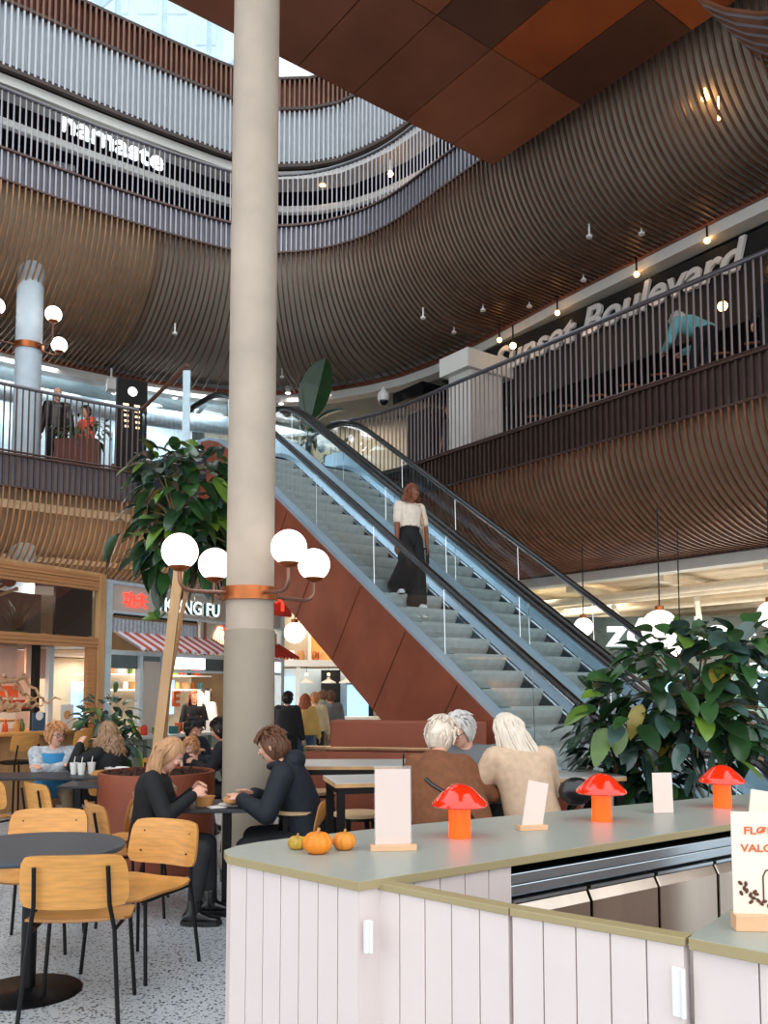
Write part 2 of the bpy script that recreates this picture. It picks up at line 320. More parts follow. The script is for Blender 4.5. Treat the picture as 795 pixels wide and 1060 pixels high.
# curved slatted skins
def skin(n, A, B, z0, z1, m_slat, m_back, bend=.62, gap=.0, stp=1, w=.023, dd=.045, back_off=.2, seg=12, split=None):
    prof = []
    for k in range(seg+1):
        a = k/seg*pi/2; prof.append((bend*(1-cos(a)), sin(a)**1.0))
    prof.append((.8, 1.0)); prof.append((1.0, 1.0))
    mb = MB(); nn = normals(A)
    for i in range(0, len(A), stp):
        a = A[i]; b = B[i]; d = b-a; L = d.length; dn = d/L; side = Vector((-dn.y, dn.x))*w/2
        pts = [(a+d*x, z0+(z1-z0)*y) for x, y in prof]; K = len(pts)
        outer = []
        for k in range(K):
            p, z = pts[k]; q = Vector((p.x, p.y, z))
            pa = pts[max(k-1, 0)]; pb = pts[min(k+1, K-1)]
            t = Vector((pb[0].x-pa[0].x, pb[0].y-pa[0].y, pb[1]-pa[1])).normalized()
            nrm = Vector((side.x, side.y, 0)).normalized().cross(t)
            outer.append((q, nrm))
        s3 = Vector((side.x, side.y, 0)); n0 = mb.pts([v for q, nr in outer for v in (q-s3, q+s3, q+s3+nr*dd, q-s3+nr*dd)])
        if split and split(i): mb.mi = 1
        else: mb.mi = 0
        for k in range(K-1):
            c = n0+4*k
            for e in range(4): mb.face((c+e, c+(e+1)%4, c+4+(e+1)%4, c+4+e))
    o = struct(mb.build('trim_%d' % n, m_slat))
    # backing board behind the slats
    mb = MB(); idx = list(range(0, len(A), 4)); cols = []
    for i in idx:
        a = A[i]; b = B[i]; d = b-a; dn = d.normalized()
        col = [Vector((a.x+d.x*x+dn.x*back_off, a.y+d.y*x+dn.y*back_off, z0+(z1-z0)*y+.10+ (back_off*.5))) for x, y in prof]
        cols.append(mb.pts(col))
    K = len(prof)
    for c0, c1, i in zip(cols, cols[1:], idx):
        if split: mb.mi = 1 if split(i) else 0
        for k in range(K-1): mb.face((c0+k, c0+k+1, c1+k+1, c1+k))
    struct(mb.build('wall_skin_%d' % n, m_back, smooth=True))
iS = min(range(len(E1)), key=lambda i: (E1[i]-Vector((-2.6, 16.5))).length)
skin(7, E1, match(E1, C2), 10.12, 8.62, ['slat_umber', 'slat_tan'], ['backing_grey', 'backing_tan'], .62, split=lambda i: i < iS-18)
skin(8, E1, match(E1, C1), 4.92, 3.64, ['slat_brown', 'slat_tan'], ['backing_tan', 'backing_tan'], .8, split=lambda i: i < iS)
# thin red line and white light band under the soffits
def band(n, cv, z0, z1, m, off=0, t=.06):
    A = offset(cv, off); B = offset(cv, off+t); slab('trim_%d' % n, A, B, z0, z1, m)
band(9, C2, 8.58, 8.66, 'rust', -.03); band(10, C2, 8.40, 8.58, 'trim_white', .05, .3)
band(11, C1, 3.58, 3.66, 'fascia_dark', -.03); band(12, C1, 3.42, 3.58, 'trim_white', .05, .3)
# level 4: pale slatted band, brown slatted band
strip('trim_13', offset(W1, .1), offset(W1, .1), 12.9, 14.2, 'band_white'); struct(bpy.data.objects['trim_13'])
mb = MB()
for p, nv in zip(W1, normals(W1)): mb.box((p.x, p.y, 13.55), (.06, .035, 1.3), Matrix.Rotation(atan2(nv.y, nv.x), 3, 'Z'))
struct(mb.build('trim_14', 'slat_white'))
strip('trim_15', offset(W1, .08), offset(W1, .08), 14.2, 14.9, 'rust_dark'); struct(bpy.data.objects['trim_15'])
mb = MB()
for p, nv in zip(W1, normals(W1)): mb.box((p.x, p.y, 14.5), (.08, .04, .72), Matrix.Rotation(atan2(nv.y, nv.x), 3, 'Z'))
struct(mb.build('trim_16', 'slat_umber'))
band(17, W1, 14.16, 14.22, 'fascia_dark', -.04, .1); band(18, W1, 12.86, 12.93, 'fascia_dark', -.04, .1); band(19, W1, 12.68, 12.86, 'trim_white', .12, .5); band(29, W1, 14.86, 14.92, 'fascia_dark', -.04, .2)
# roof glazing above
WG = offset(W1, .7)
mb = MB(); 
iw = list(range(0, len(WG), 9))
for k, i in enumerate(iw):
    p = WG[i]; mb.box((p.x, p.y, 16.9), (.09, .09, 4.2), Matrix.Rotation(atan2(*(normals(WG)[i].yx)), 3, 'Z'))
for z in (14.95, 16.6, 18.9):
    for i, j in zip(iw, iw[1:]): mb.bar((WG[i].x, WG[i].y, z), (WG[j].x, WG[j].y, z), .1, .12)
for k in range(0, len(iw)-3, 3):
    i, j = iw[k], iw[k+2]; mb.bar((WG[i].x*1.02, WG[i].y*1.02, 15), (WG[j].x*1.02, WG[j].y*1.02, 17.8), .14, .2)
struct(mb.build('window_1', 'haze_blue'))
strip('window_2', WG, WG, 14.95, 18.9, 'glass', 9); struct(bpy.data.objects['window_2'])
# building seen through the roof glazing
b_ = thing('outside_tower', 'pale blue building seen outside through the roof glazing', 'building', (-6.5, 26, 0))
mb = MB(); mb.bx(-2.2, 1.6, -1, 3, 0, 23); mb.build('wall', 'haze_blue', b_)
mb = MB()
for zz in range(14, 23):
    for xx in range(4): mb.bx(-1.9+xx*.9, -1.3+xx*.9, -1.03, -1, zz+.1, zz+.75)
mb.build('window_grid', 'glass_blue', b_)
# back walls
def wallcurve(name, cv, z0, z1, m, i0=0, i1=None):
    c = cv[i0:i1]; return slab(name, c, offset(c, .12), z0, z1, m, 4)
B2 = offset(C2, 2.6); q = min(range(len(B2)), key=lambda i: abs(B2[i].x-1.6)+(0 if B2[i].y > 12 else 99))
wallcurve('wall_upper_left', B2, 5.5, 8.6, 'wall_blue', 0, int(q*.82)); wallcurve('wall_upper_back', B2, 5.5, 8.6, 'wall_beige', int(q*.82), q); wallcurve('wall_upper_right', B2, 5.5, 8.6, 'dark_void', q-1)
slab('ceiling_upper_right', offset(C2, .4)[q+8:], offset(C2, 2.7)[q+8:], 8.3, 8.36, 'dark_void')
B3 = offset(W1, 2.4); wallcurve('wall_top', B3, 10.7, 12.9, 'dark_brown')
B1 = offset(C1, 6.5); wallcurve('wall_ground', B1, 0, 3.6, 'wall_warm')
# beam boxes seen behind the slats (light stripes on the left skin)
# copper ceiling of the bridge overhead
cut_v = [9.2, 8.35, 7.45, 6.53, 5.65, 4.75, 3.85, 2.95, 2.05]; cut_u = [9.26, 7.5, 5.77, 4.03, 2.3, 1.2]
ZC = 9.7
pats = {(0,0):'copper_a',(0,1):'copper_c',(0,2):'copper_d',(1,0):'copper_a',(1,1):'copper_d',(2,0):'copper_b',(2,1):'copper_c',(3,0):'copper_b',(3,1):'copper_a',(4,0):'copper_b',(4,1):'copper_c',(5,0):'copper_b'}
mb = MB(); names = ['copper_a','copper_b','copper_c','copper_d','rust_seam']
for i in range(len(cut_v)-1):
    for j in range(len(cut_u)-1):
        v1, v0 = cut_v[i], cut_v[i+1]; u1, u0 = cut_u[j], cut_u[j+1]; g = .008
        mb.mi = names.index(pats.get((i, j), names[(i*2+j*3) % 3]))
        a = uv(u0+g, v0+g, 0); b = uv(u1-g, v0+g, 0); c = uv(u1-g, v1-g, 0); d = uv(u0+g, v1-g, 0)
        mb.prism([a[:2], b[:2], c[:2], d[:2]], ZC, ZC+.03)
mb.mi = 4; a, b, c, d = uv(1.2, 1.6, 0), uv(9.28, 1.6, 0), uv(9.28, 9.2, 0), uv(1.2, 9.2, 0)
mb.prism([a[:2], b[:2], c[:2], d[:2]], ZC+.02, ZC+.9)
struct(mb.build('ceiling_bridge', names))
# slatted wing at the far upper right, nearer than the bridge
mb = MB()
for k in range(24):
    t = k/23; p0 = onz(716+82*t, -6+80*t, 9.55-.25*t); pts = [p0+Vector(q) for q in ((-.02,0,.05), (.12,-.02,-.10), (.35,-.06,-.24), (.7,-.12,-.34), (1.2,-.2,-.36), (1.9,-.3,-.28), (2.8,-.4,-.1))]
    mb.mi = k % 3 == 1; mb.tube(pts, .026, 5)
struct(mb.build('trim_30', ['slat_brown', 'slat_grey']))
nW = iL+14
for n_, o_, z0_, z1_ in ((31, .13, 4.60, 4.74), (32, .98, 3.86, 3.95)):
    slab('trim_%d' % n_, offset(E1, o_)[60:nW], offset(E1, o_+.03)[60:nW], z0_, z1_, 'stripe_pale', 4)  # pale colour gives the beams behind the slats their lit look

# ------------------------------------------------------------------ railings
def railing(A, z, label, mb_mat, hh=1.17, every=1):
    t = thing('balcony_railing', label, 'railing', (A[0].x, A[0].y, z)); off = Vector((-A[0].x, -A[0].y, 0))
    mb = MB(Matrix.Translation((-A[0].x, -A[0].y, 0)))
    for p in A[::every]: mb.box((p.x, p.y, hh/2), (.022, .022, hh))
    mb.build('upright_bars', mb_mat, t)
    mb = MB(Matrix.Translation((-A[0].x, -A[0].y, 0))); mb.tube([(p.x, p.y, hh) for p in A[::3]+[A[-1]]], .035, 8); mb.build('top_rail', 'rail_steel', t, True)
    mb = MB(Matrix.Translation((-A[0].x, -A[0].y, 0))); mb.tube([(p.x, p.y, .05) for p in A[::3]+[A[-1]]], .02, 6); mb.build('bottom_rail', 'slat_dark', t)
    return t
railing(offset(E1, .08), 10.7, 'grey barred railing around the top level below the lit name letters', 'slat_grey', 1.09)
railing(offset(E1, .08)[:iL+1], 5.5, 'dark barred railing of the middle level on the left, two people behind', 'slat_dark')
railing(offset(E1, .08)[iR-2:], 5.5, 'long dark barred railing of the middle level on the right', 'slat_mid')
g = thing('glass_guard', 'glass guard with sloping brown handrail beside the escalator head', 'railing', (-4.4, 15.5, 5.5))
L0 = Vector((-4.4, 15.5, 0)); p1 = uv(13.3, 6.0, 0)-L0
mb = MB(); mb.tube([(0, 0, 1.17), (p1.x, p1.y, 1.5)], .035, 8); mb.build('handrail', 'bronze', g, True)
mb = MB(); mb.bar((0, 0, .6), (p1.x, p1.y, .75), 1.0, .02, (0,0,1)); mb.v = []; mb.f = []; mb.m = []
mb.quad((0,0,.08), (p1.x,p1.y,.08), (p1.x,p1.y,1.45), (0,0,1.12)); mb.build('glass_pane', 'glass', g)
mb = MB(); mb.box((p1.x, p1.y, .7), (.12, .05, 1.4)); mb.build('end_post', 'duct', g)
# ------------------------------------------------------------------ columns
def column(x, y, z1, r, m1, label, sleeve=None):
    t = thing('round_column', label, 'column', (x, y, 0))
    zs = sleeve or 0
    mb = MB(); mb.lathe([(r, zs), (r, z1)], n=40); 
    if sleeve:
        mb.build('shaft', m1, t, True)
        mb = MB(); mb.lathe([(r+.012, 0), (r+.012, sleeve), (r, sleeve+.01)], n=40); mb.build('painted_sleeve', 'painted_column', t, True)
        mb = MB(); mb.lathe([(r+.02, 0), (r+.02, .1)], n=40); mb.build('foot_collar', 'steel_dark', t, True)
    else: mb.build('shaft', m1, t, True)
    return t
COL = Vector((-1.13, 7.3))
column(COL.x, COL.y, 11.5, .2, 'concrete', 'tall bare concrete column in the middle of the hall, globe lamps ringed round it', 2.05)
CL = Vector((-6.45, 15.35))
column(CL.x, CL.y, 10.5, .23, 'white_column', 'pale column rising through the middle level at the left edge')
def ring_lamp(x, y, z, r, arms, label, gr=.145, k=1):
    t = thing('globe_ring_lamp', label, 'lamp', (x, y, z))
    mb = MB(); mb.lathe([(r+.01, -.055), (r+.035, -.055), (r+.035, .055), (r+.01, .055)], n=40); mb.build('ring', 'brass', t, True)
    for (ax, ay, az) in arms:
        d = Vector((ax, ay)).normalized(); s = d*(r+.03); e = Vector((ax, ay))
        mb = MB(); pts = [(s.x, s.y, 0), (e.x*.5+s.x*.5, e.y*.5+s.y*.5, -.01)]
        for q in range(6):
            a = q/5*pi/2; c = e-d*.1; pts.append((c.x+d.x*.1*sin(a), c.y+d.y*.1*sin(a), -.01+.1*(1-cos(a))))
        pts.append((e.x, e.y, az-gr-.01)); mb.tube(pts, .017, 8); mb.build('arm', 'bronze', t, True)
        mb = MB(); mb.sphere((ax, ay, az), gr, 24, 14); gl = mb.build('globe', 'globe', t, True)
        mb = MB(); mb.lathe([(.03, -gr-.015), (.07, -gr*.95), (.085, -gr*.82)], (ax, ay, az), 20); mb.build('globe_cap', 'brass', t, True)
    return t
ring_lamp(COL.x, COL.y, 2.36, .2, [(-.5,-.42,.3),(.37,-.42,.33),(-.36,.30,.3),(.5,.45,.32)], 'copper ring lamp with four white globes round the concrete column')
ring_lamp(CL.x, CL.y, 7.75, .23, [(.55,-.3,.5),(.42,.35,.2),(-.42,-.42,.6)], 'copper ring lamp with white globes on the pale column at left')
# ------------------------------------------------------------------ escalators
SL = .694; ESTOP = 12.7; EU0 = 4.8; ZT = 5.5
def pitch(u): return max(0, min(ZT, SL*(u-EU0)))
def rail_path(v, h, ext0=.95, ext1=1.3):
    pts = []
    us = [EU0-ext0+i*.12 for i in range(int((ESTOP+ext1-EU0+ext0)/.12)+1)]
    for u in us:
        z = sum(pitch(u+d) for d in (-.5,-.3,-.1,.1,.3,.5))/6; pts.append((u, v, z+h))
    return pts
def escalator(v0, v1, label, panel_side=False):
    o0 = uv(EU0, (v0+v1)/2, 0); t = thing('escalator', label, 'escalator', o0)
    T = lambda u, v, z: uv(u, v, z)-o0
    # side truss panels
    for v, s in ((v0-.18, -1), (v1+.06, 1)):
        if s == 1 and panel_side: pass
        mb = MB(); us = [EU0-.6+i*.3 for i in range(31)]
        P = []
        for u in us:
            z = sum(pitch(u+d) for d in (-.4,-.2,0,.2,.4))/5
            P.append((u, max(.0, z-1.15), z+.20))
        n = mb.pts([T(u, v, a) for u, a, b in P]+[T(u, v, b) for u, a, b in P]+[T(u, v+.04, a) for u, a, b in P]+[T(u, v+.04, b) for u, a, b in P]); K = len(P)
        for i in range(K-1):
            mb.face((n+i, n+i+1, n+K+i+1, n+K+i)); mb.face((n+2*K+i, n+3*K+i, n+3*K+i+1, n+2*K+i+1)); mb.face((n+i, n+2*K+i, n+2*K+i+1, n+i+1)); mb.face((n+K+i, n+K+i+1, n+3*K+i+1, n+3*K+i))
        pn = mb.build('side_panel', 'rust', t)
        if s == -1:
            for u in [5.1+.88*k for k in range(8)]:
                z = pitch(u); mb = MB(); mb.bar(T(u+.62, v-.003, max(.02, pitch(u+.62)-1.14)), T(u, v-.003, pitch(u)+.18), .008, .004); mb.build('panel_seam', 'rust_seam', pn)
    # underside
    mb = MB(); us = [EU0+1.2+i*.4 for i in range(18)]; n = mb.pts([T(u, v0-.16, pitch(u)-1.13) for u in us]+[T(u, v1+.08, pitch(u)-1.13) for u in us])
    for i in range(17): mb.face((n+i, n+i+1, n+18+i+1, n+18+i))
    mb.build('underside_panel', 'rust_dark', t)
    for v, s in ((v0, 1), (v1, -1)):
        # steel deck, inner skirt, light strip
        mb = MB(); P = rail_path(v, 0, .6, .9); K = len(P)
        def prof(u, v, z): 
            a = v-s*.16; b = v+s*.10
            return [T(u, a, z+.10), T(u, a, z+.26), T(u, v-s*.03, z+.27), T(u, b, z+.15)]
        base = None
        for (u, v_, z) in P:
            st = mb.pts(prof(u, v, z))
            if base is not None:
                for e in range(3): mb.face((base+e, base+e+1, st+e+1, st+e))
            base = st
        mb.build('skirt_deck', 'pale_sky_blue', t)
        mb = MB(); n = mb.pts([T(u, v+s*.10, z+.15) for u, _, z in P]+[T(u, v+s*.10, z-.25) for u, _, z in P]); K = len(P)
        for i in range(K-1): mb.face((n+i, n+i+1, n+K+i+1, n+K+i))
        mb.build('inner_skirt', 'skirt_blue', t)
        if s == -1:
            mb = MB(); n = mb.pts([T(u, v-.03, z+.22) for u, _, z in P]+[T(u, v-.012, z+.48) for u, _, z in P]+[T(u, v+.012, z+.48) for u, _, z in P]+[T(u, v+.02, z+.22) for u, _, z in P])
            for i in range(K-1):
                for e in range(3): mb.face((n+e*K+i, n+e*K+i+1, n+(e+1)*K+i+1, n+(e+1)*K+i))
            mb.build('sky_reflection_band', 'pale_sky_blue', t)  # solid band coloured like the sky reflection in the balustrade glass
        mb = MB(); mb.tube([T(u, v+s*.105, z+.12) for u, _, z in P], .017, 6); mb.build('skirt_strip', 'chrome', t, True)
        mb = MB(); P2 = rail_path(v, 0, .9, 1.2)
        n = mb.pts([T(u, v, z+.2) for u, _, z in P2]+[T(u, v, z+.98) for u, _, z in P2]); K = len(P2)
        for i in range(K-1): mb.face((n+i, n+i+1, n+K+i+1, n+K+i))
        gp = mb.build('balustrade_glass', 'esc_glass', t)
        for i in range(6, K-3, 11):
            u, _, z = P2[i]; mb = MB(); mb.bar(T(u, v, z+.2), T(u+.02, v, z+.98), .006, .012); mb.build('glass_joint', 'chrome', gp)
        P3 = rail_path(v, 1.03, 1.0, 1.25); pts = []
        u, _, z = P3[0]
        for q in range(7):
            a = -pi/2-pi*q/6*1.0; pts.append(T(u-.36*abs(sin((q)/6*pi)), v, z-.62+.31*(1-cos(q/6*pi))))
        pts = pts[:-1]+[T(a, b, c) for a, b, c in P3]; u, _, z = P3[-1]
        for q in range(1, 7): pts.append(T(u+.36*sin(q/6*pi), v, z-.31*(1-cos(q/6*pi))))
        mb = MB(); mb.tube(pts, .034, 8, sx=1.3, up=(0,0,1)); mb.build('handrail', 'rubber', t, True)
        mb = MB(); mb.tube([p-Vector((0,0,.045)) for p in pts[3:-3]], .02, 6); mb.build('handrail_guide', 'steel', t, True)
    # steps
    rise = .2; tread = rise/SL; w0 = v0+.1; w1 = v1-.1; k = 0; first = None
    u = EU0
    nst = int((ZT)/rise)
    mb = MB(); 
    for k in range(nst+1):
        pass
    R0 = []
    mesh = None
    for k in range(nst):
        ub = EU0+k*tread; zb = (k+1)*rise-.02
        if mesh is None:
            m2 = MB(); n = 7
            prof = [(.15, -rise*1.3), (.085, -rise*1.0), (.03, -rise*.6), (.004, -.04), (.0, 0), (tread+.10, 0), (tread+.12, -.05)]
            A = m2.pts([T(EU0+a, w0+.16, b)-T(EU0, w0, 0) for a, b in prof]); B = m2.pts([T(EU0+a, w1, b)-T(EU0, w0, 0) for a, b in prof])
            for i in range(n-1): m2.face((A+i, A+i+1, B+i+1, B+i))
            m2.mi = 1
            A = m2.pts([T(EU0+a, w0+.02, b-.01)-T(EU0, w0, 0) for a, b in prof]); B = m2.pts([T(EU0+a, w0+.16, b-.01)-T(EU0, w0, 0) for a, b in prof])
            for i in range(n-1): m2.face((A+i, A+i+1, B+i+1, B+i))
            o = m2.build('step', ['step_grey', 'step_grey'], t); mesh = o.data
        else:
            o = bpy.data.objects.new('step', mesh); C.objects.link(o); o.parent = t
        o.location = T(ub, w0, zb)
    mb = MB()
    a, b, c, d = T(EU0-1.6, w0, .012), T(EU0+.05, w0, .012), T(EU0+.05, w1, .012), T(EU0-1.6, w1, .012); mb.quad(a, b, c, d)
    a, b, c, d = T(ESTOP-.1, w0, ZT+.005), T(ESTOP+1.3, w0, ZT+.005), T(ESTOP+1.3, w1, ZT+.005), T(ESTOP-.1, w1, ZT+.005); mb.quad(a, b, c, d)
    mb.build('comb_plate', 'steel', t)
    return t
escalator(6.4, 7.6, 'nearer escalator with rust-brown side panels carrying the standing woman')
escalator(7.76, 8.96, 'farther empty escalator running beside the one with the woman')
# ================================================================== SERVICE BAR
ZB = .95
K0 = Vector((-.08, 2.79)); LF0 = Vector((-.575, 3.235)); fd = Vector((.809, .588)); bd = Vector((-.588, .809))
def arc(c, r, a0, a1, n=8): return [(c[0]+r*cos(radians(a0+(a1-a0)*i/n)), c[1]+r*sin(radians(a0+(a1-a0)*i/n))) for i in range(n+1)]
bar_poly = [tuple(K0), tuple(K0+fd*4.2), (2.95, 5.62), (.13, 3.97), (-.40, 3.60), (-.50, 3.52), (-.575, 3.43), (-.605, 3.34), (-.575, 3.235)]
bar = thing('service_bar', 'white planked service bar with pale green-grey worktop and three red lamps on it', 'bar counter', (K0.x, K0.y, 0)); T0 = Matrix.Translation((-K0.x, -K0.y, 0))
mb = MB(T0); mb.prism(bar_poly, ZB-.03, ZB); n = len(bar_poly); mb.m = [1 if i > 1 else 0 for i in range(len(mb.f))]; mb.build('worktop', ['counter_top', 'counter_edge'], bar, bevel=.002)
def planks(mb, a, b, z0, z1, n, th=.02, g=.004, out=None):
    a = Vector(a); b = Vector(b); d = (b-a)/n; nr = Vector((d.y, -d.x)).normalized()
    for i in range(n):
        p = a+d*i+d.normalized()*g/2; q = a+d*(i+1)-d.normalized()*g/2
        mb.prism([(p+nr*0)[:], (q+nr*0)[:], (q-nr*th)[:], (p-nr*th)[:]], z0, z1)
mb = MB(T0); ins = .015
kA = LF0+Vector((.012, .016)); kB = K0+Vector((0, .016))
planks(mb, kA, kB, 0, ZB-.03, 7); planks(mb, kB, K0+fd*.68+bd*.016, 0, ZB-.03, 6)
planks(mb, (-.592,3.34), kA, 0, ZB-.03, 1); planks(mb, (-.40,3.585), (-.592,3.34), 0, ZB-.03, 3); planks(mb, (2.9,5.58), (-.40,3.585), 0, ZB-.03, 30)
mb.build('plank_front', 'plank_white', bar)
mb = MB(T0); mb.prism([tuple(kA+Vector((.02,.02))), tuple(kB+Vector((0,.02))), tuple(K0+fd*.66+bd*.04), (.2,3.9), (-.38,3.56), (-.57,3.34)], 0, ZB-.035); mb.build('carcass', 'plank_groove', bar)
mb = MB(T0); mb.prism([(.2,3.9), tuple(K0+fd*.68+bd*.30), tuple(K0+fd*4.2+bd*.3), (2.9,5.55)], 0, ZB-.035); mb.build('rear_carcass', 'dark_void', bar)
h = MB(T0); c = K0+fd*.035; h.box((c.x, c.y-.012, .78), (.022, .016, .10), Matrix.Rotation(atan2(fd.y, fd.x), 3, 'Z')); h.cyl((c.x+.012, c.y-.018, .73), (c.x+.012, c.y-.018, .83), .006, n=10); h.build('hinge', 'white_enamel', bar, bevel=.003)
# under-counter refrigerator with steel doors
fr0 = K0+fd*.69+bd*.03; R_f = Matrix.Rotation(atan2(fd.y, fd.x), 4, 'Z')
fr = thing('under_counter_refrigerator', 'stainless steel fridge unit with sloping door tops built in under the bar', 'refrigerator', (fr0.x, fr0.y, 0)); fr.rotation_euler = (0, 0, atan2(fd.y, fd.x))
mb = MB(); mb.bx(0, 3.4, .03, .26, 0, .87); mb.build('cabinet_body', 'fridge_black', fr)
mb = MB(); mb.bx(0, 3.4, .0, .03, .845, .885); mb.bx(0, 3.4, .012, .03, .80, .84); mb.build('steel_header', 'steel', fr, bevel=.004)
xs = [0, .42, .84, 1.26, 1.68, 2.1]
for a, b in zip(xs, xs[1:]):
    mb = MB(); a += .008; b -= .008
    ps = [(.03, .1), (-.015, .1), (-.015, .735), (.006, .775), (.03, .775)]
    A = mb.pts([(a, y, z) for y, z in ps]); B = mb.pts([(b, y, z) for y, z in ps])
    for i in range(5): j = (i+1) % 5; mb.face((A+i, B+i, B+j, A+j))
    mb.face((A, A+1, A+2, A+3, A+4)); mb.face((B+4, B+3, B+2, B+1, B))
    d = mb.build('door', 'steel_warm', fr, bevel=.004)
    mb = MB(); mb.bx(a+.005, b-.005, .0, .014, .778, .79); mb.build('handle', 'steel', d)
# swing gate and right counter
G0 = Vector((-.03, 2.87)); G1 = Vector((.36, 2.53)); G2 = Vector((.757, 2.23)); ZG = .935
for a, b, lb in ((G0, G1, 'left white planked gate leaf with olive cap, hinged to the bar'), (G1, G2, 'right white planked gate leaf with olive cap, hinged to the near counter')):
    t = thing('swing_gate', lb, 'gate', (a.x, a.y, 0), group=None); d = b-a; t.rotation_euler = (0, 0, atan2(d.y, d.x)); L = d.length
    mb = MB(); mb.bx(.002, L-.002, -.01, .045, ZG-.022, ZG); mb.build('cap_rail', 'counter_edge', t, bevel=.003)
    mb = MB(); planks(mb, (.004, .0), (L-.006, .0), .02, ZG-.022, 5 if a is G0 else 5, .03); mb.build('gate_leaf', 'plank_white', t)
    mb = MB(); mb.bx(.005, L-.005, .028, .035, .03, ZG-.03); mb.build('rear_board', 'plank_groove', t)
    if a is G1:
        mb = MB(); mb.box((L-.02, -.008, .80), (.03, .014, .12)); mb.cyl((L-.006, -.016, .74), (L-.006, -.016, .86), .007, n=10); mb.build('hinge', 'white_enamel', t, bevel=.002)
nc = [(.76, 2.227), (1.75, 1.36), (2.9, 2.8), (2.0, 3.83)]
t = thing('near_counter', 'white planked counter at the right edge carrying the printed coffee sign', 'bar counter', (.76, 2.227, 0)); T1 = Matrix.Translation((-.76, -2.227, 0))
mb = MB(T1); mb.prism(nc, ZG-.03, ZG); mb.m = [1 if i > 1 else 0 for i in range(len(mb.f))]; mb.build('worktop', ['counter_top', 'counter_edge'], t, bevel=.002)
mb = MB(T1); planks(mb, (.775, 2.24), (1.74, 1.39), 0, ZG-.03, 8); planks(mb, (1.97, 3.79), (.775, 2.24), 0, ZG-.03, 12); mb.build('plank_front', 'plank_white', t)
mb = MB(T1); mb.prism([(.8, 2.25), (1.74, 1.42), (2.85, 2.8), (2.0, 3.75)], 0, ZG-.04); mb.build('carcass', 'plank_groove', t)
# ------------------------------------------------------------------ things on the bar
def mushroom(x, y, label, s=1):
    t = thing('mushroom_lamp', label, 'lamp', (x, y, ZB), group=None)
    r = .045*s; mb = MB(); mb.lathe([(r, 0), (r, .004), (r*.98, .14*s)], n=28); mb.build('stem', 'lamp_orange', t, True, bevel=.002)
    P = [(.108, .126), (.115, .131), (.114, .142), (.098, .158), (.074, .182), (.050, .203), (.030, .214), (.0005, .219)]
    mb = MB(); mb.lathe([(.02*s, .138*s)]+[(a*s, b*s) for a, b in P], n=40); mb.build('cap', 'lamp_red', t, True)
    return t
p = onz(476, 867, ZB); mushroom(p.x, p.y, 'glossy red mushroom lamp on the bar, nearest, in front of the brown poncho')
p = onz(623, 850, ZB); mushroom(p.x, p.y, 'glossy red mushroom lamp in the middle of the bar, left of the leafy plant')
p = onz(748, 836, ZB); mushroom(p.x, p.y, 'glossy red mushroom lamp farthest along the bar, behind the coffee sign')
def pumpkin(x, y, r, m, label, ribs=10, sq=.8, z=ZB, stem=True):
    t = thing('pumpkin', label, 'pumpkin', (x, y, z)); mb = MB(); n = 60; K = 14; base = None
    for i in range(K+1):
        a = -pi/2+pi*i/K; rr = max(.001, cos(a))*r; zz = sin(a)*r*sq + r*sq - .18*r*math.exp(-(max(.001, cos(a))/.32)**2)*(1 if a > 0 else -1)*1.1
        st = mb.pts([(rr*(1-.09*abs(cos(ribs*ph/2))**3*1)*cos(ph), rr*(1-.09*abs(cos(ribs*ph/2))**3)*sin(ph), zz) for ph in [2*pi*k/n for k in range(n)]])
        if base is not None:
            for k in range(n): mb.face((base+k, base+(k+1)%n, st+(k+1)%n, st+k))
        base = st
    zmin = min(v[2] for v in mb.v); mb.v = [(a, b, c-zmin) for a, b, c in mb.v]
    mb.build('fruit', m, t, True)
    if stem: mb = MB(); zt = r*sq*2*.86; mb.tube([(0,0,zt-.006), (.002,0,zt+r*.1), (.006,.002,zt+r*.28)], [r*.13, r*.09, r*.11], 8); mb.build('stalk', 'stem_tan', t, True)
    return t
p = onz(328, 885, ZB); pumpkin(p.x, p.y+.03, .056, 'pumpkin', 'ribbed orange mini pumpkin, the largest of the three on the bar')
p = onz(355, 882, ZB); pumpkin(p.x+.002, p.y+.05, .046, 'pumpkin_pale', 'orange mini pumpkin on the bar, nearest the tall menu card')
p = onz(305, 881, ZB); pumpkin(p.x+.004, p.y+.04, .036, 'gourd', 'small mottled yellow-green gourd left of the two orange pumpkins', sq=.78)
def menu_card(x, y, z, w, h, lean, rz, label, base=True, m='card', bw=None, ac=False):
    t = thing('menu_card_holder', label, 'menu card', (x, y, z), rz)
    bw = bw or w*1.2
    if base: mb = MB(); mb.bx(-bw/2, bw/2, -.025, .025, 0, .022); mb.build('wooden_base', 'wood_pale', t, bevel=.002)
    zb = .012 if base else .002
    R = Matrix.Rotation(lean, 4, 'Y') @ Matrix.Rotation(-.06, 4, 'X')
    mb = MB(Matrix.Translation((0, 0, zb)) @ R); mb.bx(-w/2, w/2, -.002, .002, 0, h); c = mb.build('card', m, t)
    if ac: mb = MB(Matrix.Translation((0, -.006, zb)) @ R); mb.bx(-w/2-.004, w/2+.004, -.002, .0, -.008, h+.012); mb.bx(-w/2-.004, w/2+.004, .01, .012, 0, h+.012); mb.build('acrylic_sleeve', 'acrylic', t)
    return t
p = onz(407, 880, ZB); menu_card(p.x, p.y, ZB, .135, .29, 0, .12, 'tall blank card in a clear sleeve on a wooden foot, beside the pumpkins', ac=True, bw=.175)
p = onz(553, 859, ZB); menu_card(p.x-.01, p.y, ZB, .095, .195, .2, .25, 'small blank card leaning right in a wooden foot, between two mushroom lamps', bw=.13)
p = onz(687, 842, ZB); menu_card(p.x, p.y, ZB, .1, .195, 0, .1, 'small upright blank card without foot, between the middle and far mushroom lamps', base=False)
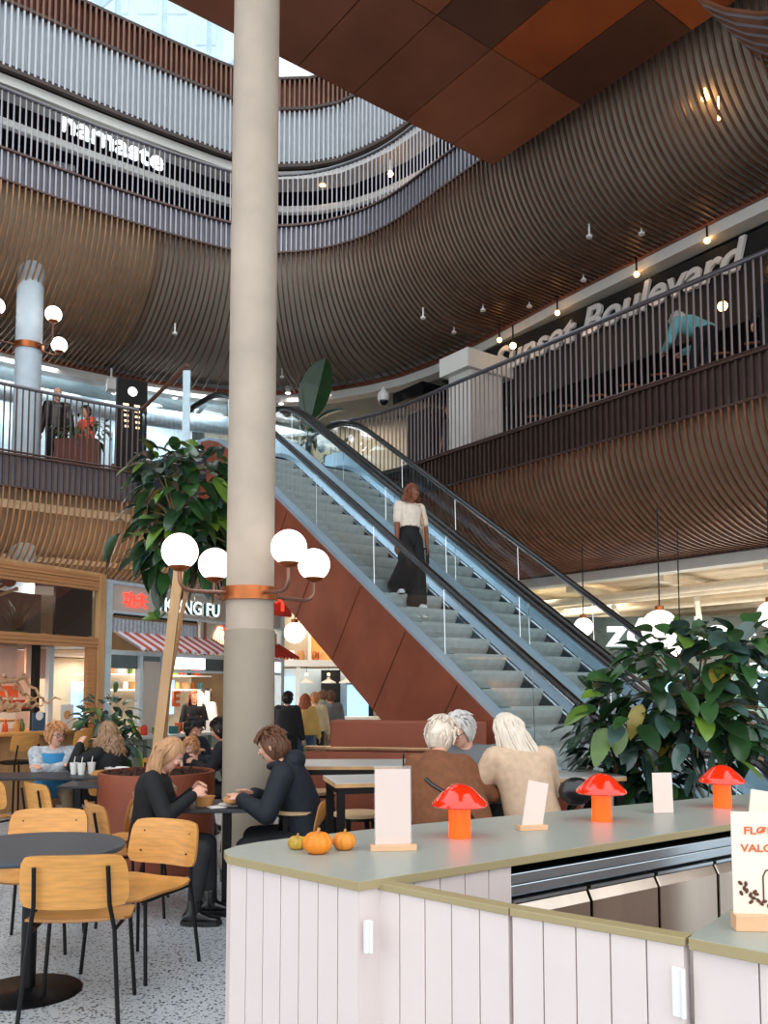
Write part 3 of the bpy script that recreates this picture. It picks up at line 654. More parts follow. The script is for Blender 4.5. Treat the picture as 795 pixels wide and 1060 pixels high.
mb = MB(); mb.bx(-.06, .06, -.04, .04, 0, .002)
# printed sign on the near counter
sx_ = .905; sy_ = 2.31
t = thing('coffee_sign', 'cream sign with orange lettering and coffee beans on a wooden foot on the near counter', 'sign', (sx_, sy_, ZG), -.08)
mb = MB(); mb.bx(-.0, .24, -.03, .02, 0, .04); mb.build('wooden_foot', 'wood_pale', t, bevel=.002)
mb = MB(); mb.bx(.002, .235, -.006, -.001, .038, .30); board = mb.build('board', 'card_cream', t)
fr_ = lambda x, z: Matrix.Translation((x, -.008, z)) @ Matrix.Rotation(pi/2, 4, 'X')
text_obj('lettering', 'FLØDE', .027, fr_(.032, .243), 'print_orange', board, .0005, bold=.0005, sx=1.25)
text_obj('lettering', 'VALGFRI', .027, fr_(.024, .198), 'print_orange', board, .0005, bold=.0005, sx=1.18)
mb = MB(); mb.tube([(.078, -.0075, .075), (.078, -.0075, .135), (.085, -.0075, .15), (.11, -.0075, .158), (.2, -.0075, .158)], .0018, 6); mb.build('bottle_outline', 'coffee', board)
rb = random.Random(3)
for k, (bx_, bz_) in enumerate([(.02,.118),(.03,.105),(.022,.092),(.036,.098),(.045,.088),(.052,.08),(.06,.09),(.046,.07),(.064,.074),(.072,.066),(.08,.072),(.09,.06),(.056,.096),(.034,.116),(.105,.062),(.12,.055)]):
    mb = MB(); a = rb.random()*3; mb.sphere((bx_, -.008, bz_), .007, 10, 6, (1, .25, .62), Matrix.Rotation(a, 3, 'Y')); mb.build('bean_print', 'coffee', board, True)
menu_card(1.13, 2.66, ZG, .12, .3, .16, .1, 'cream card leaning behind the coffee sign at the right edge', m='card_cream')
# ================================================================== CHAIRS, TABLES
def ply_shell(mb, w, h, curve, th, n=12, m=8, corner=.28, kind='seat'):
    """rounded-rectangle plywood sheet with a curve; returns via grid"""
    pass
def superpt(u, v, w, h, r):
    """map the square grid (-1..1) onto a rounded rectangle"""
    x = u*w/2; y = v*h/2
    return x, y
def shell(fn, nu=16, nv=10, th=.011):
    """closed thin sheet; fn(u,v) -> Vector with u,v in -1..1; squircle mapping rounds the corners"""
    mb = MB(); top = {}; bot = {}
    G = []
    for j in range(nv+1):
        for i in range(nu+1):
            u = -1+2*i/nu; v = -1+2*j/nv; k = .36
            uu = u*sqrt(1-k*v*v*.5*abs(v)**3); vv = v*sqrt(1-k*u*u*.5*abs(u)**3)
            G.append((uu, vv))
    P = [fn(a, b) for a, b in G]; e = .01
    Nn = []
    for a, b in G:
        du = fn(a+e, b)-fn(a-e, b); dv = fn(a, b+e)-fn(a, b-e); Nn.append(du.cross(dv).normalized())
    n0 = mb.pts([p+n*th/2 for p, n in zip(P, Nn)]); n1 = mb.pts([p-n*th/2 for p, n in zip(P, Nn)]); W = nu+1
    for j in range(nv):
        for i in range(nu):
            a = j*W+i; mb.face((n0+a, n0+a+1, n0+a+W+1, n0+a+W)); mb.face((n1+a, n1+a+W, n1+a+W+1, n1+a+1))
    bd_ = [i for i in range(nu)]+[nu+j*W for j in range(nv)]+[nv*W+nu-i for i in range(nu)]+[(nv-j)*W for j in range(nv)]
    mb.mi = 1
    for a, b in zip(bd_, bd_[1:]+bd_[:1]): mb.face((n0+b, n0+a, n1+a, n1+b))
    return mb
def make_chair(label, loc, rz, group=None, m='ply'):
    """faces +Y (front), back at -Y"""
    t = thing('plywood_chair', label, 'chair', loc, rz, group)
    seat = shell(lambda u, v: Vector((u*.235*(1-.06*v), .02+v*.215, .445+.014*(u*u)+(.03*max(0, -v)**3) - .022*max(0, v)**4)), th=.012)
    seat.build('seat', [m, 'ply_edge'], t, True)
    back = shell(lambda u, v: Vector((u*.245*(1-.03*v), -.235-.05*(v*.5+.5)+.055*u*u, .665+v*.128)), 18, 8, th=.012)
    bk = back.build('backrest', [m, 'ply_edge'], t, True)
    mb = MB()
    for sx in (-.165, .165):
        for z in (.61, .72): mb.sphere((sx, -.235-.025+.055*.45-.03*(z-.66)/.1+.012, z), .006, 8, 5)
    mb.build('screw_head', 'black_metal', bk)
    for sx in (-1, 1):
        mb = MB(); mb.tube([(sx*.225, .19, 0), (sx*.195, .17, .43)], .0105, 8); mb.build('front_leg', 'black_metal', t, True)
        mb = MB(); mb.tube([(sx*.225, -.27, 0), (sx*.19, -.225, .44), (sx*.17, -.25, .56), (sx*.165, -.282, .74)], [.0105, .0105, .0105, .0105], 8); mb.build('rear_leg', 'black_metal', t, True)
        mb = MB(); mb.tube([(sx*.195, .17, .425), (sx*.19, -.225, .435)], .009, 8); mb.build('seat_rail', 'black_metal', t, True)
    mb = MB(); mb.tube([(-.195, .17, .425), (.195, .17, .425)], .009, 8); mb.build('cross_rail', 'black_metal', t, True)
    return t
def face(dx, dy): return atan2(-dx, dy)      # rotation that turns +Y to (dx,dy)
ch0 = make_chair('plywood chair with its back to us, pushed up to the round table', (-1.475, 4.36, 0), face(-.12, 1))
CH = [((-1.38, 4.98), (-.42, -.9), 'plywood chair right of the round table, its seat turned to the left'),
      ((-2.12, 5.42), (.1, -1), 'plywood chair on the far side of the round table, only its backrest showing'),
      ((-1.78, 6.15), (.85, .55), 'plywood chair under the blond woman in the black sweater'),
      ((-.66, 6.3), (-1, .05), 'plywood chair under the man in the black hoodie'),
      ((-1.95, 6.55), (-1, .32), 'plywood chair draped with the tan shawl'),
      ((-2.72, 7.45), (.72, .7), 'pale-backed plywood chair turned away in front of the long black table'),
      ((-3.42, 7.75), (.2, 1), 'plywood chair at the left edge in front of the long black table'),
      ((-2.55, 8.2), (-.6, -.8), 'plywood chair tucked behind the small black table next to the planter'),
      ((-3.45, 9.25), (.25, -1), 'plywood chair under the woman in the blue vest'),
      ((-2.72, 8.75), (-.5, .9), 'plywood chair under the woman with long curly hair'),
      ((-2.45, 10.15), (.4, .9), 'plywood chair under the man in black by the planter'),
      ((-1.3, 8.4), (-.3, 1), 'plywood chair just behind the planter')]
for (x, y), (dx, dy), lb in CH: copy_tree(ch0, lb, (x, y, 0), face(dx, dy))
for o in bpy.data.objects:
    if o.name.startswith('plywood_chair'): o['group'] = 'plywood chairs of the seating area'
def round_table(x, y, r, label):
    t = thing('round_table', label, 'table', (x, y, 0)); mb = MB(); mb.lathe([(r-.01, .715), (r, .722), (r, .734), (r-.003, .74)], n=64); mb.build('tabletop', 'table_blue', t, bevel=.001)
    mb = MB(); mb.lathe([(.27, 0), (.27, .006), (.262, .012), (.06, .014), (.04, .03)], n=48); mb.build('base_plate', 'black_metal', t, True)
    mb = MB(); mb.cyl((0,0,.012), (0,0,.715), .038, n=20); mb.build('stem', 'black_metal', t, True); return t
round_table(-1.84, 4.62, .47, 'round blue-grey cafe table on a round black foot, front left')
def square_table(x, y, w, d, rz, label, zt=.74, cat='table', legs=1):
    t = thing('cafe_table', label, cat, (x, y, 0), rz); mb = MB(); mb.bx(-w/2, w/2, -d/2, d/2, zt-.022, zt); mb.build('tabletop', 'table_black', t, bevel=.003)
    xs = [0] if legs == 1 else [-w/2+.3, w/2-.3]
    for xx in xs:
        mb = MB(); mb.box((xx, 0, zt/2), (.06, .06, zt-.03)); mb.build('stem', 'black_metal', t, bevel=.004)
        mb = MB(); mb.bx(xx-.2, xx+.2, -.2, .2, 0, .012); mb.build('base_plate', 'black_metal', t, bevel=.004)
    return t
square_table(-1.12, 6.3, .62, .6, .06, 'small square black table between the blond woman and the man in the hoodie')
square_table(-3.5, 8.45, 1.7, .62, .1, 'long black table where the woman in the blue vest sits', legs=2)
square_table(-2.45, 7.72, .7, .45, .1, 'small black table tucked against the rust planter')
square_table(-2.0, 9.4, .9, .6, .05, 'black table behind the rust planter where the man in black eats')
# food on the couple's table
t = thing('takeaway_bowl', 'brown kraft bowl in front of the blond woman', 'bowl', (-1.27, 6.22, .74)); mb = MB(); mb.lathe([(.055, 0), (.075, .065), (.079, .067), (.073, .066), (.05, .006)], n=28, close=False); mb.build('bowl', 'kraft', t, True)
mb = MB(); mb.lathe([(.001, .045), (.06, .05), (.068, .052)], n=20, close=False); mb.build('food', 'bread', t, True)
t = thing('dinner_plate', 'white plate with a sandwich in front of the man in the hoodie', 'plate', (-1.04, 6.2, .74)); mb = MB(); mb.lathe([(.07, 0), (.11, .012), (.125, .018), (.12, .019), (.07, .006)], n=32, close=False); mb.build('plate', 'white_enamel', t, True)
mb = MB(); mb.sphere((-.02, 0, .04), .07, 16, 8, (1.1, .7, .45)); o = mb.build('sandwich', 'bread', None, True); o.location = (-1.04, 6.2, .745); tag(o, 'golden bread sandwich lying on the white plate', 'sandwich')
mb = MB(); mb.box((0, 0, .003), (.12, .09, .005)); mb.box((.015, .01, .007), (.10, .08, .004), Matrix.Rotation(.4, 3, 'Z')); o = mb.build('paper_napkin', 'paper'); o.location = (-1.16, 6.12, .741); o.rotation_euler = (0,0,.5); tag(o, 'folded white napkin between bowl and plate on the small square table', 'napkin')
# things on the long black table
for k, (x, y) in enumerate([(-3.02, 8.55), (-2.93, 8.5), (-2.86, 8.58)]):
    t = thing('paper_cup', ['white paper cup, left of the cups before the vest woman', 'white paper cup, middle of the cups before the vest woman', 'white paper cup, nearest the curly-haired woman'][k], 'cup', (x, y, .74)); mb = MB(); mb.lathe([(.028, 0), (.04, .11), (.043, .112)], n=18); mb.build('cup', 'paper', t, True)
    mb = MB(); mb.tube([(0,0,.1), (.01,0,.17)], .004, 6); mb.build('straw', 'white_enamel', t)
mb = MB(); mb.lathe([(.06, 0), (.11, .02), (.12, .06), (.115, .06), (.1, .03)], n=24, close=False); o = mb.build('salad_bowl', 'white_enamel', None, True); o.location = (-2.62, 8.62, .74); tag(o, 'white bowl on the long table before the curly-haired woman', 'bowl')
# shawl on the chair
sh = thing('knitted_shawl', 'tan knitted shawl hanging over the backrest of a plywood chair', 'shawl', (-1.78, 6.45, .5), face(-1, .32))
mb = MB(); nu, nv = 14, 18; g = {}
for j in range(nv+1):
    s = j/nv
    for i in range(nu+1):
        u = i/nu; x = -.2+.4*u+.03*sin(j*.7); a = s*2-1; fold = .014*sin(u*22+s*3)
        if a < -.1: y = -.04-.03*0; z = .33-(-.1-a)*.50; yy = y+fold+.05*(-.1-a)
        elif a > .1: yy = .07+fold; z = .33-(a-.1)*.3
        else: yy = -.04+.11*(a+.1)/.2; z = .33+.03*cos(a/.1*pi/2)
        g[i, j] = mb.pts([(x*(1+.12*(1-s)), yy-.03, z+.008*sin(u*15))])
for j in range(nv):
    for i in range(nu): mb.face((g[i,j], g[i+1,j], g[i+1,j+1], g[i,j+1]))
o = mb.build('draped_cloth', 'shawl', sh, True); so = o.modifiers.new('s', 'SOLIDIFY'); so.thickness = .018
mb = MB()
for k in range(18): x = -.22+k*.025; mb.tube([(x, -.05, -.09), (x+.004, -.045, -.15)], .004, 4)
mb.build('fringe', 'shawl', sh); sh.location.x = -1.69
# high tables and stools
def high_table(org, ang, L, W, z, label, legs=True):
    t = thing('high_table', label, 'table', (org[0], org[1], 0), ang); mb = MB(); mb.bx(0, L, 0, W, z-.006, z); tp = mb.build('tabletop', 'table_light', t)
    mb = MB(); mb.bx(0, L, 0, W, z-.03, z-.006); mb.build('wood_edge', 'wood', tp); mb = MB(); mb.bx(.02, L-.02, .02, W-.02, z-.07, z-.03); mb.build('apron', 'black_metal', t)
    for x in (.04, L-.04):
        for y in (.04, W-.04): mb = MB(); mb.box((x, y, (z-.03)/2), (.045, .045, z-.03)); mb.build('leg', 'black_metal', t)
    return t
mat('table_light', '#B9BCB8', .4, 0, .04)
high_table((-.72, 6.45), .02, 1.35, .62, 1.0, 'pale high table behind the man in the hoodie')
high_table((-.29, 5.25), .22, 1.9, .5, 1.0, 'wood-edged high table at which the three seated grey and blond heads lean')
def stool(x, y, h, label, rz=0):
    t = thing('bar_stool', label, 'stool', (x, y, 0), rz, 'bar stools at the high tables'); mb = MB(); mb.lathe([(.14, h-.03), (.17, h-.022), (.172, h-.005), (.16, h)], n=28); mb.build('seat', 'ply_light', t, True)
    mb = MB(); mb.lathe([(.13, h-.05), (.13, h-.03)], n=20); mb.build('seat_ring', 'black_metal', t)
    for a in range(4):
        c, s = cos(a*pi/2+.78), sin(a*pi/2+.78); mb = MB(); mb.bar((c*.12, s*.12, h-.04), (c*.21, s*.21, 0), .028, .028); mb.build('leg', 'black_metal', t)
    mb = MB(); pts = [(.185*cos(a*pi/2+.78), .185*sin(a*pi/2+.78), .25) for a in range(5)]
    for a, b in zip(pts, pts[1:]): mb.bar(a, b, .018, .018)
    mb.build('foot_ring', 'black_metal', t); return t
for x, y, lb in ((-.54, 7.35, 'pale-topped bar stool just right of the man in the hoodie, behind the pale high table'), (-.62, 6.2, 'bar stool half hidden behind the man in the hoodie'), (-.18, 6.05, 'pale-topped bar stool under the corner of the wood-edged high table'),
                 (.42, 4.93, 'bar stool under the person in the brown poncho'), (.86, 4.98, 'bar stool under the woman in the beige jacket'), (.62, 6.0, 'bar stool under the grey-haired person in glasses')):
    stool(x, y, .72, lb, .3)
# rust planter blocks beside the escalator foot
t = thing('rust_bench_wall', 'rust-brown steel wall with rounded corner behind the high tables', 'partition', (-.55, 8.9, 0)); mb = MB(); mb.prism([(0, .06), (0, .0), (1.55, -.38), (1.55, -.2), (.1, .28), (.02, .2)], 0, 1.25); mb.build('wall_block', 'rust', t, bevel=.02)
t = thing('rust_counter_wall', 'low rust-brown steel wall topped by a polished rail, behind the high tables', 'partition', (-.72, 8.0, 0)); mb = MB(); mb.prism([(0, 0), (1.9, -.35), (1.9, -.2), (.05, .16)], 0, 1.0); mb.build('wall_block', 'rust', t)
mb = MB(); mb.bar((0, .05, 1.03), (1.9, -.3, 1.03), .12, .03); mb.build('polished_rail', 'gold_rail', t, bevel=.006)
for k in range(5):
    mb = MB(); mb.cyl((.2+k*.36, .02-k*.066, 1.0), (.2+k*.36, .02-k*.066, 1.03), .015, n=8); mb.build('rail_bracket', 'gold_rail', t)
mb = MB(); mb.box((0,0,.012), (.12,.08,.02)); mb.tube([(0,.0,.02), (0,0,.16)], .006, 6); o = mb.build('card_terminal', 'black_metal'); o.location = (.12, 5.42, 1.0); tag(o, 'small black device with a thin upright stalk on the high table beside the poncho', 'device')
# planter drum
t = thing('rust_planter', 'large round rust-steel planter full of bark holding the tall rubber tree', 'planter', (-2.0, 7.75, 0)); mb = MB(); mb.lathe([(.49, 0), (.5, .02), (.5, .84), (.49, .845), (.47, .845), (.47, .76)], n=56, close=False); mb.build('drum', 'rust', t, True)
mb = MB(); rr = random.Random(5)
mb.lathe([(.001, .81), (.25, .80), (.47, .78)], n=24, close=False)
for k in range(260):
    a = rr.random()*6.28; d = sqrt(rr.random())*.45; mb.box((d*cos(a), d*sin(a), .8+rr.random()*.03), (.05, .03, .02), Euler((rr.random(), rr.random(), rr.random()*6)).to_matrix())
o = mb.build('bark_mulch', 'soil', t); o['kind'] = 'stuff'
# ================================================================== PLANTS
def add_leaf(mb, base, d, up, L, W, droop=.25, cup=.12, n=6):
    d = Vector(d).normalized(); s = d.cross(Vector(up))
    s = s.normalized() if s.length > 1e-3 else Vector((1,0,0)); nn = s.cross(d)
    mid = []; lf = []; rt = []
    for i in range(n+1):
        t = i/n; w = W*.5*(sin(pi*t**.9)**.6 if 0 < t < 1 else 0)
        p = Vector(base)+d*(L*t)-Vector((0,0,1))*(droop*L*t*t)+nn*0
        mid.append(p-nn*.0); lf.append(p+s*w+nn*w*cup*2); rt.append(p-s*w+nn*w*cup*2)
    a = mb.pts(mid); b = mb.pts(lf[1:-1]); c = mb.pts(rt[1:-1])
    mb.face((a, a+1, b)); mb.face((a, c, a+1))
    for i in range(1, n-1): mb.face((a+i, a+i+1, b+i, b+i-1)); mb.face((a+i, c+i-1, c+i, a+i+1))
    mb.face((a+n-1, a+n, b+n-2)); mb.face((a+n-1, c+n-2, a+n))
def foliage(blobs, nleaf, L, W, rng, mats, weights, parent, droop=.3, hang=.0, upb=.5, core=(0,0,0), nm='foliage'):
    mb = MB(); br = MB(); tot = sum(b[3]*b[4]*b[5] for b in blobs)
    cum = []
    for (cx, cy, cz, rx, ry, rz) in blobs:
        k = max(3, int(nleaf*(rx*ry*rz)/tot))
        for _ in range(k):
            while True:
                q = Vector((rng.uniform(-1,1), rng.uniform(-1,1), rng.uniform(-1,1)))
                if .15 < q.length < 1: break
            q = q.normalized()*(q.length**.45)
            p = Vector((cx+q.x*rx, cy+q.y*ry, cz+q.z*rz))
            d = Vector((q.x, q.y, q.z*.6+upb-.5+rng.uniform(-.5,.5))).normalized()+Vector((rng.uniform(-.6,.6), rng.uniform(-.6,.6), -hang))
            l = L*rng.uniform(.65, 1.15); mb.mi = rng.choices(range(len(mats)), weights)[0]
            up = Vector((rng.uniform(-.5,.5), rng.uniform(-.9,.3), 1))
            add_leaf(mb, p, d, up, l, W*l/L*rng.uniform(.85,1.1), droop*rng.uniform(.4,1.6))
        for _ in range(max(3, k//14)):
            q = Vector((rng.uniform(-1,1), rng.uniform(-1,1), rng.uniform(-1,1))).normalized()*.8
            e = Vector((cx+q.x*rx, cy+q.y*ry, cz+q.z*rz)); c0 = Vector(core); m_ = (c0+e)/2+Vector((0,0,.05)); br.tube([c0, m_, e], [.012, .008, .004], 5)
    o = mb.build(nm, mats, parent, True); o2 = br.build('branches', 'branch', parent, True); return o
LM = ['leaf_dark', 'leaf_mid', 'leaf_light', 'leaf_blue', 'leaf_gold']
rg = random.Random(11)
t = thing('rubber_tree', 'tall rubber tree with dense leafy head and slanting stake, left of the concrete column', 'tree', (-2.03, 7.75, .8))
mb = MB(); mb.bar((0, 0, -.02), (.22, -.06, 2.0), .085, .04, (0,1,0)); mb.build('wooden_stake', 'stake', t)
mb = MB(); mb.tube([(.05, .04, -.02), (.10, .05, .8), (.2, .2, 1.6), (.2, .4, 2.4)], [.03, .026, .02, .015], 8); mb.build('trunk', 'trunk', t, True)
foliage([(.17, .4, 2.6, .50, .42, .44), (.1, .4, 2.12, .36, .34, .36), (.37, .42, 2.28, .33, .32, .46), (-.1, .4, 2.85, .22, .22, .2), (-.30, .4, 2.22, .22, .2, .18), (.33, .4, 2.92, .24, .25, .16)], 380, .25, .14, rg, LM, [10, 5, 2.4, 3, .4], t, .5, .3, .45, (.18, 0, 2.2))
mb = MB(); 
for k, d in enumerate([(-.9,0,.2), (.2,-.3,1), (-.6,-.5,.6), (.5,-.4,.4)]): mb.mi = k % 2; add_leaf(mb, (.0+.01*k, -.05, 1.38), d, (0,-.8,1), .13, .08, .2)
mb.build('side_shoot', ['leaf_light', 'leaf_mid'], t, True)
# big rubber plant at right behind the bar
t = thing('rubber_plant', 'broad-leaved rubber plant tied to a stake behind the far end of the bar', 'plant', (1.95, 5.75, 0))
mb = MB(); mb.bar((.2, 0, .3), (.34, .02, 1.85), .055, .03, (0,1,0)); mb.build('wooden_stake', 'stake', t)
mb = MB(); mb.tube([(-.1, .05, .3), (-.08, .05, 1.0), (0, 0, 1.6)], [.02, .018, .012], 8); mb.build('trunk', 'branch', t, True)
mb = MB(); mb.lathe([(.22, 0), (.28, .5), (.27, .5), (.25, .42)], n=28, close=False); mb.build('pot', 'rust', t, True); mb = MB(); mb.lathe([(.001, .44), (.26, .42)], n=20, close=False); mb.build('potting_soil', 'soil', t)
foliage([(.02, 0, 1.62, .40, .34, .36), (.42, 0, 1.62, .30, .3, .38), (-.32, 0, 1.42, .26, .26, .28), (.3, -.1, 1.9, .22, .2, .16), (.1, -.1, 1.25, .3, .25, .25), (-.1, -.1, 1.85, .12, .1, .12)], 330, .21, .125, rg, LM, [8, 6, 1.8, 5, .3], t, .35, .15, .5, (.1, 0, 1.4))
t = thing('dark_leaf_plant', 'dark glossy-leaved plant standing left of the rubber plant behind the bar', 'plant', (1.62, 6.05, 0))
mb = MB(); mb.lathe([(.22, 0), (.28, .5), (.27, .5), (.25, .42)], n=28, close=False); mb.build('pot', 'rust', t, True)
foliage([(.05, 0, 1.2, .36, .3, .32), (.1, 0, .8, .42, .32, .34), (-.1, .0, 1.45, .18, .16, .16), (.35, -.1, 1.0, .3, .3, .4)], 420, .17, .075, rg, ['leaf_deep', 'leaf_dark', 'leaf_blue', 'leaf_mid'], [9, 6, 3, 2], t, .5, .25, .45, (.05, 0, .8))
t = thing('potted_shrub', 'blue-green leafy pot plant between the wooden kiosk and the noodle stand', 'plant', (-3.72, 11.75, 0))
mb = MB(); mb.lathe([(.18, 0), (.24, .5), (.22, .5)], n=24); mb.build('pot', 'terracotta', t, True)
foliage([(0, 0, 1.2, .33, .3, .34), (.05, 0, .85, .38, .3, .28)], 150, .22, .1, rg, ['leaf_blue', 'leaf_dark', 'leaf_light', 'leaf_mid'], [6, 4, 2, 3], t, .35, .1, .6, (0, 0, .6))
# level 2 planters
t = thing('balcony_planter', 'brown box planter with trailing greenery between the two people on the balcony', 'planter', (-5.6, 15.62, 5.5)); mb = MB(); mb.bx(-.38, .38, -.15, .15, 0, .62); mb.build('box', 'rust_dark', t)
foliage([(0, 0, .85, .5, .2, .22), (-.3, 0, .75, .25, .2, .15), (.35, 0, .8, .2, .2, .25)], 130, .14, .05, rg, ['leaf_blue', 'leaf_mid', 'leaf_dark'], [4, 3, 3], t, .5, .1, .5, (0, 0, .6))
t = thing('bird_of_paradise_plant', 'tall plant with one huge upright leaf at the head of the escalators', 'plant', (-1.55, 18.0, 5.5)); mb = MB(); mb.bx(-.35, .35, -.2, .2, 0, .6); mb.build('box', 'rust_dark', t)
mb = MB(); add_leaf(mb, (.0, 0, 1.75), (.25, -.1, 1), (-.3, -1, .2), 1.35, .75, .0, .2, 10); add_leaf(mb, (-.1, .05, 1.75), (-.12, 0, 1), (1, -.6, .2), 1.0, .3, .0, .3, 10); mb.mi = 1; add_leaf(mb, (.1, 0, 1.7), (.9, -.3, .6), (0, -.6, 1), .8, .3, .3, .2, 8); add_leaf(mb, (.1, 0, 1.3), (-.9, -.3, .5), (0, -.6, 1), .9, .35, .3, .2, 8); add_leaf(mb, (.1, 0, 1.2), (.9, -.3, .2), (0, -.6, 1), .9, .3, .4, .2, 8)
mb.build('large_leaves', ['leaf_dark', 'leaf_blue'], t, True)
mb = MB()
for a in range(5): mb.tube([(.05*cos(a), .05*sin(a), .5), (.04*a-.1, 0, 1.8)], .018, 6)
mb.build('stems', 'leaf_mid', t, True)
foliage([(0, 0, 1.1, .75, .35, .5)], 110, .35, .1, rg, ['leaf_blue', 'leaf_mid', 'leaf_dark'], [4, 3, 3], t, .4, .1, .5, (0, 0, .6))
for (x, lb) in ((0, 0),):
    pass
# ================================================================== WOODEN KIOSK
ka = atan2(.877, .481); KM = LF(-4.92, 10.95, ka)       # local x runs away from us, local y to the left (into the kiosk)
k = thing('wooden_kiosk', 'wood-framed food kiosk with glazed upper display at the left edge', 'kiosk'); k.matrix_world = KM
def kb(nm, mt, boxes, par=None, bev=0):
    mb = MB()
    for b in boxes: mb.bx(*b)
    return mb.build(nm, mt, par or k, bevel=bev)
X0, X1 = -2.2, 1.78
for j in range(5): kb('top_beam_board', 'wood_stripe', [(X0, X1, -.02-.01*(j % 2), .06, 2.98+.045*j, 3.02+.045*j)])
for j in range(3): kb('shelf_beam_board', 'wood_stripe', [(X0, X1-.05, -.02-.01*(j % 2), .06, 2.16+.05*j, 2.205+.05*j)])
kb('corner_post', 'wood', [(X1-.09, X1+.02, -.04, .08, 0, 3.22)]); kb('inner_post', 'wood_stripe', [(X1-.26, X1-.1, .0, .06, .98, 2.16)])
kb('display_floor', 'kiosk_dark', [(X0, X1, .06, 1.4, 2.16, 2.2)]); kb('display_back', 'kiosk_dark', [(X0, X1, 1.3, 1.35, 2.2, 3.0), (1.02, X1-.1, .1, .14, 2.22, 3.0)])
kb('roof_board', 'wood', [(X0, X1, -.02, 1.6, 3.2, 3.24)]); kb('display_glass', 'glass', [(X0, X1-.1, .04, .046, 2.3, 2.98)])
kb('rear_wall', 'pink_panel', [(X0, X1, 1.5, 1.56, 0, 2.16)]); kb('menu_panel', 'pink_panel', [(X0, .75, .5, .54, 1.72, 2.14), (.9, 1.3, .5, .54, 1.72, 2.14)])
kb('dark_post', 'dark_void', [(.72, .8, .1, .18, .98, 2.16)]); kb('steel_post', 'duct', [(1.12, 1.2, .3, .38, .98, 2.16)]); kb('steel_post', 'duct', [(-.6, -.52, .3, .38, .98, 2.16)])
kb('counter_base', 'wood', [(X0, X1-.1, .02, .7, 0, .98)]); kb('counter_board', 'ply', [(X0, X1+.0, -.25, .75, .98, 1.02)], bev=.006); kb('inner_shelf', 'wood', [(X0, .7, .3, .7, 1.14, 1.17)])
kb('red_strip', 'red_flat', [(.0, 1.3, .9, .95, 1.28, 1.42)]); kb('dark_strip', 'dark_brown', [(-.4, 1.4, .8, .85, 1.26, 1.30)])
kb('lamp_panel', 'lamp_warm', [(X0+.3, -.9, 1.0, 1.4, 2.12, 2.14)])
kb('orange_shelving', 'orange_flat', [(.6, 1.5, 1.4, 1.48, 1.45, 1.62), (.6, .66, 1.4, 1.48, 1.0, 1.5)]); kb('white_tiles', 'white_enamel', [(.7, 1.45, 1.38, 1.4, 1.0, 1.45)])
# draped driftwood under the beam
mb = MB(); rk = random.Random(4)
def noisy(p0, p1, r0, r1, n=10, a=.05): 
    pts = []; 
    for i in range(n+1): t_ = i/n; q = Vector(p0).lerp(Vector(p1), t_); pts.append(q+Vector((rk.uniform(-a,a)*.5, rk.uniform(-a,a), rk.uniform(-a,a)-.12*sin(t_*pi))))
    mb.tube(pts, [r0+(r1-r0)*i/n for i in range(n+1)], 7)
for i in range(11): noisy((-.9+.14*i, .05, 1.74+rk.uniform(-.02,.02)), (-.65+.16*i+rk.uniform(-.1,.2), .1, 1.38+rk.uniform(-.08,.1)), .022, .01)
noisy((-1.0, .05, 1.78), (.55, .05, 1.74), .04, .03, 14, .02); noisy((-.2, .03, 1.6), (.75, .05, 1.36), .05, .02); noisy((-.1, .03, 1.5), (.6, .05, 1.42), .045, .03)
o = mb.build('driftwood_garland', 'driftwood', None, True); o.matrix_world = KM; tag(o, 'pale twisted driftwood hanging along the kiosk opening', 'decoration')
# goods in the kiosk
def put(o, x, y, z, rz=0): o.matrix_world = KM @ Matrix.Translation((x, y, z)) @ Matrix.Rotation(rz, 4, 'Z'); return o
t = thing('picture_frame', 'small framed picture with red squares standing on the kiosk counter', 'picture'); put(t, .0, .12, 1.16)
mb = MB(); mb.bx(-.2, .2, -.015, .015, 0, .24); mb.build('frame', 'frame_wood', t, bevel=.004); mb = MB(); mb.bx(-.16, .16, -.02, -.015, .03, .21); mb.build('print', 'paper', t)
mb = MB()
for i in range(3):
    for j in range(2):
        if (i, j) != (0, 1): mb.bx(-.1+i*.07, -.04+i*.07, -.024, -.02, .05+j*.07, .11+j*.07)
mb.build('red_squares', 'red_flat', t)
for i, (x, w_, m_, lb) in enumerate([(.72, .2, 'blue_flat', 'small dark blue menu stand on the kiosk counter'), (1.18, .22, 'white_enamel', 'white menu board with a round picture on the kiosk counter')]):
    if m_ == 'blue_flat': mat('blue_flat', '#3A5A78', .5)
    t = thing('counter_menu', lb, 'menu board'); put(t, x, .0, 1.02); mb = MB(); mb.bx(-w_/2, w_/2, -.01, .01, 0, .24+.1*i); mb.build('panel', m_, t)
    mb = MB(); mb.lathe([(.07, 0), (.07, .004)], n=20); 
    mb2 = MB(Matrix.Translation((0, -.012, .2)) @ Matrix.Rotation(pi/2, 4, 'X')); mb2.lathe([(.0005, .002), (.06, .002), (.06, 0)], n=20); mb2.build('picture_disc', 'bread' if i else 'paper', t)
